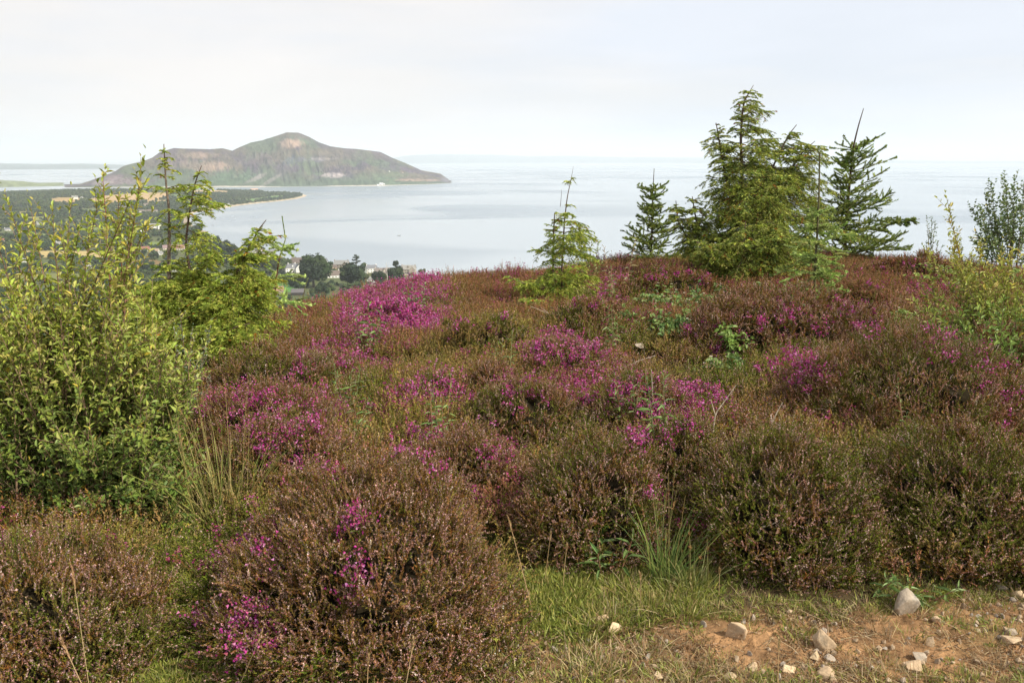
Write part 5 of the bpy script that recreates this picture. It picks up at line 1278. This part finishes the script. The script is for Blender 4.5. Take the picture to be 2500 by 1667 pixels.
# ------------------------------------------------------------------ leafy shrubs
WB = [(0.23, 0.15, 0.095), (0.18, 0.12, 0.075), (0.27, 0.19, 0.12)]
def leafy(pl, stems, low, high, lsize=.030, lw=.5, r0=.006, twigs=11, twl=(.10, .30), lsp=.016, tsplit=.12, young=.5, bark=WB, fold=.3, upright=.9, dark=None, topleaf=1.15):
    """stems: list of (base xyz, tip xyz, bend xyz, leafy-from). low/high leaf colours by height along the plant"""
    r = pl.r; st = Acc(); lv = Acc()
    P = np.array([s[0] for s in stems], float); Tp = np.array([s[1] for s in stems], float); Bn = np.array([s[2] for s in stems], float); lf = np.array([s[3] for s in stems])
    V = Tp - P; Ln = np.linalg.norm(V, axis=1); D = V / Ln[:, None] - Bn; # pt(1)=tip
    rods(st, P, D, Ln, Bn, r0 * (.5 + Ln), .0012, bark, r, 8, 5)
    n = len(P); m_ = twigs
    t = lf[:, None] + (1 - lf[:, None]) * (np.arange(m_)[None] + r.uniform(0, 1, (n, m_))) / m_ * .97
    X = curve_pt(P, D, Ln, Bn, t).reshape(-1, 3); A = unit(D[:, None] + 2 * Bn[:, None] * t[..., None]).reshape(-1, 3)
    U, W_ = frame(A); ph = r.uniform(0, 6.28, len(X))[:, None]
    D2 = unit(A * .9 + (U * np.cos(ph) + W_ * np.sin(ph)) * .75 + np.array([0, 0, .25 * upright]))
    L2 = r.uniform(*twl, len(X)) * (1.15 - .75 * t.ravel()) * np.clip(np.repeat(Ln, m_) * 1.1, .3, 1.2)
    B2 = np.array([0, 0, .22 * upright]) + .12 * r.normal(size=X.shape)
    rods(st, X, D2, L2, B2, .0022, .0009, bark, r, 4, 3)
    # leaves along twigs and the leafy part of stems
    AP = np.concatenate([X, curve_pt(P, D, Ln, Bn, (lf)[:, None])[:, 0]]); AD = np.concatenate([D2, unit(D + 2 * Bn * lf[:, None])])
    AL = np.concatenate([L2, Ln * (1 - lf)]); AB = np.concatenate([B2, Bn * (1 - lf)[:, None]])
    nl = np.maximum((AL / lsp).astype(int), 4); ii = np.repeat(np.arange(len(AP)), nl)
    tt = np.concatenate([np.linspace(.1, 1.0, q) for q in nl]) + .02 * r.normal(size=len(ii))
    XX = curve_pt(AP[ii], AD[ii], AL[ii], AB[ii], tt[:, None])[:, 0]; AA = unit(AD[ii] + 2 * AB[ii] * tt[:, None]); U, W_ = frame(AA)
    ph = (np.arange(len(ii)) * 2.4 + r.normal(size=len(ii)) * .4)[:, None]; rad = U * np.cos(ph) + W_ * np.sin(ph)
    tip = np.clip((tt - .75) / .25, 0, 1)[:, None]
    G = unit(AA * (.75 + .8 * tip) + rad * (1.0 - .55 * tip) + np.array([0, 0, .15]) + .2 * r.normal(size=XX.shape))
    Nn = unit(AA - rad * .3 + np.array([0, 0, .6]) + .35 * r.normal(size=XX.shape))
    s = lsize * r.uniform(.65, 1.25, len(ii)) * (1 - .35 * tip[:, 0])
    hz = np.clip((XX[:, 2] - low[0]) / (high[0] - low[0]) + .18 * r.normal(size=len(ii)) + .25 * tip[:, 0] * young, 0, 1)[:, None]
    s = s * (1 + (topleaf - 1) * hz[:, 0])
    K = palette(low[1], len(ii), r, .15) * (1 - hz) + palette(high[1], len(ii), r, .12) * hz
    yl = r.uniform(size=len(ii)) < .012; K[yl] = np.array([.55, .45, .08])
    leaves(lv, XX + rad * .002, G, Nn, s, s * lw, None, r, fold, .2, K)
    link('stems', st.mesh('stems', M_bark), pl.t); link('leaves', lv.mesh('leaves', M_leaf), pl.t)
    return pl
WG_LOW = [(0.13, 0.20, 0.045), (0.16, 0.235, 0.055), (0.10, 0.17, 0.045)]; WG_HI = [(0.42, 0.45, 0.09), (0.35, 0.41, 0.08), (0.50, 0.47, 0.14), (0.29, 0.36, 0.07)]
pl = Plant('willow_shrub', 'large green leafy willow shrub filling the left side', 'shrub', 190, 3.75, 0, 501); r = pl.r
stems = []
def stem(px0, dy0, px1, py1, dy1, bend=(0, 0), lf=.15, z0=.0):
    b = pl.P(px0, pl.by, dy0); b = (b[0], b[1], z0); tp = pl.P(px1, py1, dy1)
    Lx = tp[0] - b[0]
    stems.append((b, tp, (Lx * .12 + bend[0], .05 * r.normal(), .10 + bend[1]), lf))
TOPS = [(-80, 470), (-30, 500), (12, 455), (48, 545), (75, 500), (100, 560), (128, 490), (150, 520), (172, 478), (195, 550), (222, 520), (250, 425), (262, 540), (300, 500), (318, 470), (345, 408), (352, 560), (366, 520), (-120, 600), (30, 620), (120, 640), (210, 650), (280, 640)]
for q, (a_, b_) in enumerate(TOPS): stem(150 + r.normal() * 90, r.uniform(-.2, .35), a_, b_ + 22 + 8 * r.normal(), r.uniform(-.15, .45), lf=.28)
tall = stems[:]; stems.clear()
for q in range(44): stem(170 + r.normal() * 110, r.uniform(-.3, .3), r.uniform(-170, 400), r.uniform(690, 900), r.uniform(-.4, .4), lf=.22)
for q in range(34): stem(210 + r.normal() * 110, r.uniform(-.3, .2), r.uniform(320, 505), r.uniform(830, 1120), r.uniform(-.4, .3), lf=.22)
for q in range(56): stem(150 + r.normal() * 130, r.uniform(-.35, .15), r.uniform(-200, 485), r.uniform(1000, 1310), r.uniform(-.55, .1), lf=.2)
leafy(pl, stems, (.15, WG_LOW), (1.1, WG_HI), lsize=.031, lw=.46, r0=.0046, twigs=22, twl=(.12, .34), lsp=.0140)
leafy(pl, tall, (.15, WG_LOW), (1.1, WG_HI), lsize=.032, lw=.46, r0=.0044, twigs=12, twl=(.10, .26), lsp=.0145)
pl = Plant('willow_sapling', 'single reddish-stemmed willow shoot rising tall in front of the yellow-green conifer', 'sapling', 278, 4.3, 0, 502); r = pl.r; stems = []
stem(268, 0, 300, 600, 0, lf=.55); stem(272, 0, 345, 405, .05, (.02, 0), lf=.72); stem(275, 0, 250, 420, 0, (-.05, 0), lf=.72); stem(272, .05, 320, 500, 0, lf=.7); stem(270, -.05, 290, 470, 0, lf=.7)
leafy(pl, stems, (.2, WG_LOW), (1.2, WG_HI), lsize=.036, lw=.46, r0=.0065, twigs=9, twl=(.06, .16), lsp=.017, bark=[(0.26, 0.13, 0.08), (0.22, 0.12, 0.08)])
SIL = [(0.24, 0.30, 0.19), (0.30, 0.35, 0.24), (0.20, 0.26, 0.15)]
pl = Plant('eared_willow', 'silvery grey-green small-leaved shrub between the big willow and the heather', 'shrub', 450, 4.7, 0, 503); r = pl.r; stems = []
for a_, b_ in [(335, 790), (425, 800), (440, 770), (470, 800), (515, 790), (400, 850), (500, 850), (455, 860), (480, 900), (430, 930), (510, 920), (380, 880), (490, 960), (450, 980)]: stem(445 + 25 * r.normal(), r.uniform(-.1, .1), a_, b_, r.uniform(-.1, .15), lf=.3)
leafy(pl, stems, (.1, SIL), (.7, SIL), lsize=.017, lw=.6, r0=.005, twigs=9, twl=(.06, .15), lsp=.011)
YW = [(0.42, 0.43, 0.09), (0.35, 0.38, 0.08), (0.48, 0.42, 0.13)]
pl = Plant('willow_shrub', 'yellow-green upright willow shrub near the right edge in the heather', 'shrub', 2415, 6.2, 0, 504); r = pl.r; stems = []
for a_, b_ in [(2292, 482), (2250, 610), (2310, 600), (2340, 640), (2370, 620), (2400, 645), (2430, 660), (2455, 665), (2480, 700), (2520, 690), (2270, 680), (2300, 720), (2330, 700), (2350, 740), (2420, 730), (2390, 700), (2450, 760), (2500, 770), (2540, 720), (2560, 660), (2580, 760), (2300, 800), (2350, 820), (2420, 820), (2500, 840), (2220, 740), (2450, 880), (2520, 900), (2560, 850), (2380, 870), (2300, 860), (2420, 920), (2560, 930), (2480, 800), (2540, 800), (2350, 780), (2280, 760), (2440, 700), (2490, 660), (2530, 640), (2400, 780), (2345, 585), (2385, 590), (2425, 615), (2470, 610), (2510, 625), (2320, 640), (2360, 660), (2270, 640)]:
    stem(2420 + 90 * r.normal(), r.uniform(-.3, .2), a_ + 12 * r.normal(), b_, r.uniform(-.35, .25), lf=.3)
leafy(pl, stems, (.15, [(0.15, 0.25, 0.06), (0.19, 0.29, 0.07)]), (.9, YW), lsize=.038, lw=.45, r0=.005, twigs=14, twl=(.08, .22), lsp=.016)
pl = Plant('willow_shrub', 'fresh green leafy low shrub at the right edge below the yellow-green willow', 'shrub', 2470, 5.5, 0, 510); r = pl.r; stems = []
for a_, b_ in [(2270, 790), (2300, 810), (2340, 770), (2380, 760), (2420, 750), (2450, 735), (2480, 760), (2510, 740), (2540, 760), (2570, 740), (2360, 830), (2400, 830), (2440, 820), (2490, 820), (2530, 830), (2580, 820), (2420, 880), (2470, 880), (2520, 890), (2570, 880), (2320, 850), (2250, 830)]:
    stem(2480 + 50 * r.normal(), r.uniform(-.2, .2), a_, b_, r.uniform(-.3, .2), lf=.25)
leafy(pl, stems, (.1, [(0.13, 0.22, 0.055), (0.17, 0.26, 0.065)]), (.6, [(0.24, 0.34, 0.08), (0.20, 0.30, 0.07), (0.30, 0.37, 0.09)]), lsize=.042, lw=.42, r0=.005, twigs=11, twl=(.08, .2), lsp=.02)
BIR = [(0.17, 0.25, 0.10), (0.21, 0.28, 0.12), (0.25, 0.30, 0.13)]
pl = Plant('birch_sapling', 'young grey-green birch with tiny leaves standing against the sea at the right edge', 'tree', 2462, 11.5, 0, 505); r = pl.r; stems = []
for a_, b_ in [(2452, 428), (2420, 452), (2476, 440), (2405, 480), (2500, 450), (2390, 505), (2520, 500), (2370, 505), (2430, 520), (2480, 510), (2385, 570), (2540, 540), (2500, 560), (2420, 580), (2450, 470), (2380, 590), (2530, 600), (2440, 600), (2470, 560)]:
    stem(2462 + 8 * r.normal(), 0, a_, b_, r.uniform(-.3, .3), lf=.4)
leafy(pl, stems, (.1, BIR), (1.3, BIR), lsize=.044, lw=.8, r0=.005, twigs=18, twl=(.10, .30), lsp=.022, bark=[(0.16, 0.12, 0.10)])
pl = Plant('birch_sapling', 'tiny birch tuft with a thin stem against the sea left of the tall willow shoot', 'tree', 2272, 12.5, 0, 506); r = pl.r; stems = []
for a_, b_ in [(2262, 528), (2275, 530), (2283, 540), (2270, 560), (2290, 590), (2262, 590), (2300, 600)]: stem(2272 + 4 * r.normal(), 0, a_, b_, r.uniform(-.05, .05), lf=.55)
leafy(pl, stems, (.1, BIR), (1., BIR), lsize=.032, lw=.6, r0=.005, twigs=5, twl=(.05, .12), lsp=.03)
pl = Plant('birch_sapling', 'smaller thin birch sprig on the skyline right of the tall willow shoot', 'tree', 2340, 12.5, 0, 507); r = pl.r; stems = []
for a_, b_ in [(2336, 555), (2345, 575), (2332, 585), (2350, 600), (2325, 605)]: stem(2340 + 4 * r.normal(), 0, a_, b_, 0, lf=.5)
leafy(pl, stems, (.1, BIR), (1., BIR), lsize=.030, lw=.5, r0=.004, twigs=4, twl=(.05, .1), lsp=.035)
pl = Plant('willow_shrub', 'low pale green willow behind the small centre conifer', 'shrub', 1428, 10.4, 0, 508); r = pl.r; stems = []
for a_, b_ in [(1400, 600), (1415, 590), (1430, 588), (1445, 590), (1460, 600), (1385, 610), (1470, 640), (1440, 620), (1410, 640), (1455, 655)]: stem(1428 + 12 * r.normal(), 0, a_, b_, r.uniform(-.1, .1), lf=.3)
leafy(pl, stems, (.1, [(0.2, 0.25, 0.09)]), (.5, [(0.30, 0.34, 0.13), (0.25, 0.3, 0.1)]), lsize=.04, lw=.45, r0=.005, twigs=6, twl=(.06, .14), lsp=.026)
# willowherb and other leafy sprigs
HG = [(0.17, 0.26, 0.08), (0.22, 0.30, 0.10), (0.14, 0.22, 0.07)]
def sprig(label, px, d, h, seed, n=3, lsize=.06, lw=.22, lift=.0, spread=.05, cols=HG, name='willowherb_plant', stemc=((0.30, 0.16, 0.10), (0.2, 0.2, 0.09)), lsp=.02, cat='plant', group='leafy sprigs in the heather'):
    pl = Plant(name, label, cat, px, d, 0, seed, group); r = pl.r; st = Acc(); lv = Acc()
    for q in range(n):
        b = np.array([r.normal() * spread * .4, r.normal() * spread * .4, 0]); tp = b + np.array([r.normal() * spread * 1.6, r.normal() * spread * 1.6, h * r.uniform(.75, 1.05)])
        Lh = np.linalg.norm(tp - b); D = (tp - b) / Lh
        rods(st, b[None], D[None], np.array([Lh]), np.zeros((1, 3)), .003, .0012, stemc, r, 5, 4)
        m_ = max(6, int(Lh * .75 / lsp)); t = np.linspace(.25, 1, m_); X = b + D * (Lh * t)[:, None]
        an = np.arange(m_) * 2.4 + r.uniform(0, 6); rad = np.stack([np.cos(an), np.sin(an), np.zeros(m_)], 1)
        up = (.3 + 1.6 * np.clip((t - .8) / .2, 0, 1))[:, None]
        G = unit(rad + np.array([0, 0, 1.]) * up + .15 * r.normal(size=rad.shape))
        s = lsize * r.uniform(.7, 1.2, m_) * (1 - .5 * np.clip((t - .7) / .3, 0, 1))
        leaves(lv, X, G, unit(np.array([0, 0, 1.]) - rad * .2 + .3 * r.normal(size=rad.shape)), s, s * lw, cols, r, .25, .35)
    link('stem', st.mesh('stem', M_bark), pl.t); link('leaves', lv.mesh('leaves', M_leaf), pl.t); return pl
sprig('bright green willowherb sprig in the dark hollow left of centre', 1075, 4.2, .52, 601, n=4)
sprig('tallest leafy sprig between the magenta mound and the buff-tipped bush', 1625, 3.85, .60, 602, n=3, lsize=.075)
sprig('small grey-green leafy sprig above the centre magenta mounds', 1240, 5.6, .50, 603, n=3)
sprig('low willowherb plant with long leaves in the grass under the pinkish bush', 1488, 3.0, .17, 604, n=3, lsize=.085, lsp=.012)
sprig('green sprig among the magenta at the right of centre', 1545, 4.5, .50, 605, n=4)
sprig('leafy green sprig left of the half-hidden stone', 1500, 6.6, .48, 606, n=4, lsize=.07)
sprig('broad-leaved sprig in the brightest magenta mound, upper', 1018, 8.4, .58, 607, n=4, lsize=.09, lw=.35)
sprig('broad-leaved sprig in the brightest magenta mound, lower', 900, 6.9, .56, 608, n=4, lsize=.08, lw=.3)
sprig('tall pinkish seeding willowherb right of the small centre conifer', 1510, 9.0, .86, 609, n=2, lsize=.08, stemc=((0.5, 0.3, 0.2),), cols=[(0.3, 0.33, 0.15), (0.35, 0.3, 0.15)])
sprig('shorter reddish willowherb just left of the tall seeding one', 1482, 8.7, .58, 610, n=2, lsize=.08, stemc=((0.5, 0.26, 0.18),))
sprig('dark leafy sprig low in the hollow behind the rust shoulder', 875, 4.3, .38, 611, n=4, lsize=.06)
sprig('leafy sprig at the top left edge of the dark hollow', 850, 4.9, .42, 612, n=4, lsize=.06)
sprig('pale sprig on the crest above the shed', 715, 8.2, .34, 613, n=4, lsize=.05, lw=.4)
sprig('small green sprig poking from the greenest heather bush', 2225, 3.55, .62, 614, n=3, lsize=.045)
sprig('leafy tuft left of the tallest pointed stone', 2170, 2.85, .10, 615, n=2, lsize=.06, lsp=.01)
sprig('leafy tuft right of the tallest pointed stone', 2265, 2.8, .08, 616, n=2, lsize=.06, lsp=.01)
# brambles
def bramble(label, px, d, wpx, hgt, seed, n=16, flowers=0, cols=((0.10, 0.17, 0.05), (0.14, 0.21, 0.06), (0.20, 0.27, 0.08))):
    pl = Plant('bramble_bush', label, 'bramble', px, d, 0, seed, 'brambles in the heather'); r = pl.r; W = wpx * pl.sc / 2; st = Acc(); lv = Acc(); fl = Acc()
    P = np.stack([r.normal(size=n) * W * .3, r.normal(size=n) * W * .3, np.zeros(n)], 1); an = r.uniform(0, 6.28, n)
    D = unit(np.stack([np.cos(an) * W * .8, np.sin(an) * W * .8, np.full(n, hgt * 1.5)], 1)); Ln = np.full(n, math.hypot(W, hgt)) * r.uniform(.7, 1.3, n)
    B = np.stack([D[:, 0] * .3, D[:, 1] * .3, -.55 * np.ones(n)], 1)
    rods(st, P, D, Ln, B, .003, .0015, [(0.22, 0.14, 0.07), (0.16, 0.17, 0.06)], r, 7, 4)
    m_ = 16; t = r.uniform(.3, 1.0, (n, m_)); X = curve_pt(P, D, Ln, B, t).reshape(-1, 3) + .03 * r.normal(size=(n * m_, 3))
    c_ = palette(cols, len(X), r, .15); dr = unit(r.normal(size=X.shape) + np.array([0, -.3, .3])); U, W_ = frame(dr)
    for an2 in (-.9, 0, .9):
        G = unit(dr * math.cos(an2) + U * math.sin(an2)); leaves(lv, X, G, unit(np.array([0, -.2, 1.]) + .4 * r.normal(size=X.shape)), .045, .030, None, r, .2, .25, c_)
    if flowers:
        q = r.integers(0, len(X), flowers); Xf = X[q] + np.array([0, 0, .035]) + .02 * r.normal(size=(flowers, 3))
        for a5 in range(5):
            G = np.tile(np.array([math.cos(a5 * 1.257), math.sin(a5 * 1.257), .25]), (flowers, 1)); leaves(fl, Xf, G, np.tile([0, 0, 1.], (flowers, 1)), .014, .011, [(0.75, 0.70, 0.62), (0.68, 0.60, 0.45)], r)
        link('flowers', fl.mesh('flowers', M_leaf), pl.t)
    link('stems', st.mesh('stems', M_bark), pl.t); link('leaves', lv.mesh('leaves', M_leaf), pl.t)
bramble('bramble with cream flowers left of the slender spruce sapling', 1665, 8.3, 190, .46, 701, 20, 34)
bramble('green bramble tangle in front of the largest conifer', 1850, 8.4, 190, .46, 702, 18)
bramble('bramble with white flowers on the hill top under the birch', 2380, 9.5, 260, .55, 703, 22, 30, ((0.2, 0.27, 0.07), (0.26, 0.32, 0.08)))
bramble('bramble with glossy leaves hanging over the magenta heather at the right', 2360, 5.9, 220, .50, 704, 20, 4, ((0.13, 0.22, 0.06), (0.18, 0.28, 0.08)))
bramble('bramble sprig in front of the dark hollow at right of centre', 1760, 5.6, 110, .40, 705, 8, 5)
bramble('leafy bramble arching at the left end of the long pinkish mound', 1780, 6.3, 90, .52, 706, 7, 0, ((0.2, 0.29, 0.07),))
bramble('bramble tangle between the half-hidden stone and the long pinkish mound', 1650, 7.0, 170, .40, 707, 18, 8)
bramble('low bramble at the foot of the small centre conifer', 1475, 8.2, 110, .40, 708, 8, 4)
bramble('small bright bramble sprig below the slender spruce sapling', 2180, 7.3, 60, .48, 709, 5, 2, ((0.24, 0.32, 0.09),))

# rushes, dry stalks and dead twigs
def tuft(label, px, d, h, seed, n, cols, spread=.10, w_=.0036, lean=.45, name='rush_tuft', cat='rush'):
    pl = Plant(name, label, cat, px, d, 0, seed); r = pl.r
    link('blades', grass_clump(n, h * .5, h, cols, r, spread, w_, lean).mesh('blades', M_straw), pl.t)
    a = Acc(); q = max(4, n // 12)
    for k in range(q):
        an = r.uniform(0, 6.28); l_ = r.uniform(.05, .3); D = unit(np.array([math.cos(an) * l_, math.sin(an) * l_, 1.])); p0 = np.array([r.normal() * spread * .5, r.normal() * spread * .5, 0]); L_ = h * r.uniform(.8, 1.15)
        rods(a, p0[None], D[None], np.array([L_]), np.zeros((1, 3)), .0016, .0008, [(0.34, 0.28, 0.11)], r, 3, 3)
        bits(a, (p0 + D * L_ * .8)[None], D[None], np.array([L_ * .06]), np.zeros((1, 3)), 10, .012, .005, .9, [(0.30, 0.15, 0.06)], r)
    link('flower_stalks', a.mesh('flower_stalks', M_straw), pl.t)
RU = [(0.36, 0.34, 0.10), (0.28, 0.31, 0.08), (0.46, 0.38, 0.16), (0.24, 0.28, 0.07)]
tuft('tall yellow-green rush tuft between the big willow and the largest front heather', 545, 3.45, .62, 801, 190, RU, .12, .0042, .5)
tuft('smaller deep green rush tuft in front of the pinkish heather bush', 1625, 2.98, .42, 802, 90, [(0.16, 0.24, 0.06), (0.22, 0.27, 0.07), (0.12, 0.19, 0.05)], .06, .0034, .35)
tuft('short grassy rush tuft right of the deep green one', 1690, 2.92, .24, 803, 50, [(0.2, 0.25, 0.08), (0.3, 0.3, 0.12)], .06, .003, .6)
STALKS = [('pale dry grass stalk leaning in the dark gap right of the largest front bush', 1330, 2.95, 1345, 1300), ('dry grass stalk at the right side of the largest front bush', 1300, 2.75, 1240, 1260),
          ('thin dry stalk rising before the deep green rush', 1375, 2.9, 1385, 1330), ('short feathery dry stalk above the squarish stone', 1755, 2.85, 1757, 1390), ('dry stalk standing left of the squarish stone', 1560, 2.75, 1563, 1400),
          ('golden grass head before the largest front bush at bottom centre', 975, 2.15, 1010, 1558), ('brown grass head left of the golden one', 895, 2.12, 900, 1600), ('dry bent stalk arching over the bottom left of the largest front bush', 560, 2.2, 640, 1540),
          ('dry stalk crossing the bottom left corner heather', 265, 2.05, 150, 1560), ('reddish dry stalk in the bottom left corner heather', 225, 2.2, 175, 1380), ('short pale stalk at the bottom between stones', 1900, 2.25, 1903, 1560),
          ('thin dry stalk beside the upright tan stone', 2330, 2.5, 2290, 1520), ('dry stalk at the right under the greenest heather', 2380, 2.95, 2366, 1385), ('brown upright dock stalk left of the grass gap', 372, 2.6, 366, 1400)]
for q, (lb, a_, d_, tx, ty) in enumerate(STALKS):
    pl = Plant('dry_grass_stalk', lb, 'dry stalk', a_, d_, 0, 820 + q, 'dry grass stalks along the verge'); r = pl.r; tp = np.array(pl.P(tx, ty)); L_ = np.linalg.norm(tp); D = tp / L_
    B = np.array([[.06 * r.normal(), .05, -.02]]); a = Acc(); rods(a, np.zeros((1, 3)), (D - B[0])[None], np.array([L_]), B, .0016, .0009, [(0.52, 0.38, 0.20)], r, 6, 4); link('stalk', a.mesh('stalk', M_straw), pl.t)
    a = Acc(); t0 = .82; pp = (D - B[0]) * L_ * t0 + B[0] * L_ * t0 ** 2; bits(a, pp[None], unit(D[None] + B * .8), np.array([L_ * .18]), B * 0, 34, .014, .0045, .35, [(0.55, 0.40, 0.22), (0.45, 0.30, 0.16)], r); link('seed_head', a.mesh('seed_head', M_straw), pl.t)
TW = [('bare silvery forked twig arching in front of the small centre conifer', 1370, 7.6, [(1385, 815), (1370, 790), (1340, 765), (1295, 748)], [(1340, 765), (1320, 750)]),
      ('pale dead twig lying across the moss below the half-hidden stone', 1540, 5.6, [(1500, 905), (1540, 890), (1560, 880), (1600, 868)], [(1540, 890), (1555, 900)]),
      ('leaning straw-coloured dead stem left of the broad rusty mound', 1875, 4.2, [(1872, 1075), (1885, 1030), (1900, 1000), (1911, 982)], [(1885, 1030), (1882, 1010)]),
      ('forked bare twig above the buff-tipped heather bush', 1750, 4.0, [(1740, 1060), (1745, 1010), (1765, 985), (1797, 940)], [(1745, 1010), (1735, 975)]),
      ('thin brown dead stem left of the forked twig', 1592, 4.6, [(1595, 1060), (1594, 1000), (1592, 940), (1590, 900)], [(1594, 1000), (1612, 960)]),
      ('pale bent twig in the greenest part of the heather above the squarish stone', 1890, 3.0, [(1850, 1300), (1862, 1285), (1885, 1280), (1905, 1268)], [(1862, 1285), (1852, 1292)]),
      ('grey stick lying against the squarish pale stone', 1770, 2.75, [(1742, 1552), (1765, 1535), (1790, 1518), (1800, 1505)], [(1765, 1535), (1760, 1500)]),
      ('thin grey dead stem at the right under the bramble', 2430, 5.2, [(2400, 915), (2415, 890), (2425, 870), (2440, 840)], [(2415, 890), (2410, 870)])]
for q, (lb, a_, d_, m1, m2) in enumerate(TW):
    pl = Plant('dead_twig', lb, 'twig', a_, d_, 0, 850 + q, 'dead twigs'); a = Acc(); c_ = (0.50, 0.42, 0.33)
    tube(a, smooth_poly([pl.P(*p) for p in m1], 14), np.linspace(.0042, .0016, 14), c_, 5); tube(a, smooth_poly([pl.P(*p) for p in m2], 6), np.linspace(.003, .0012, 6), c_, 5)
    me = a.mesh('dead_twig', M_bark); pl.t.name = 'old'; bpy.data.objects.remove(pl.t); o = link('dead_twig', me, None, (pl.x, pl.y, pl.z)); tag(o, lb, 'twig', 'dead twigs')
# moss patch showing between the mounds
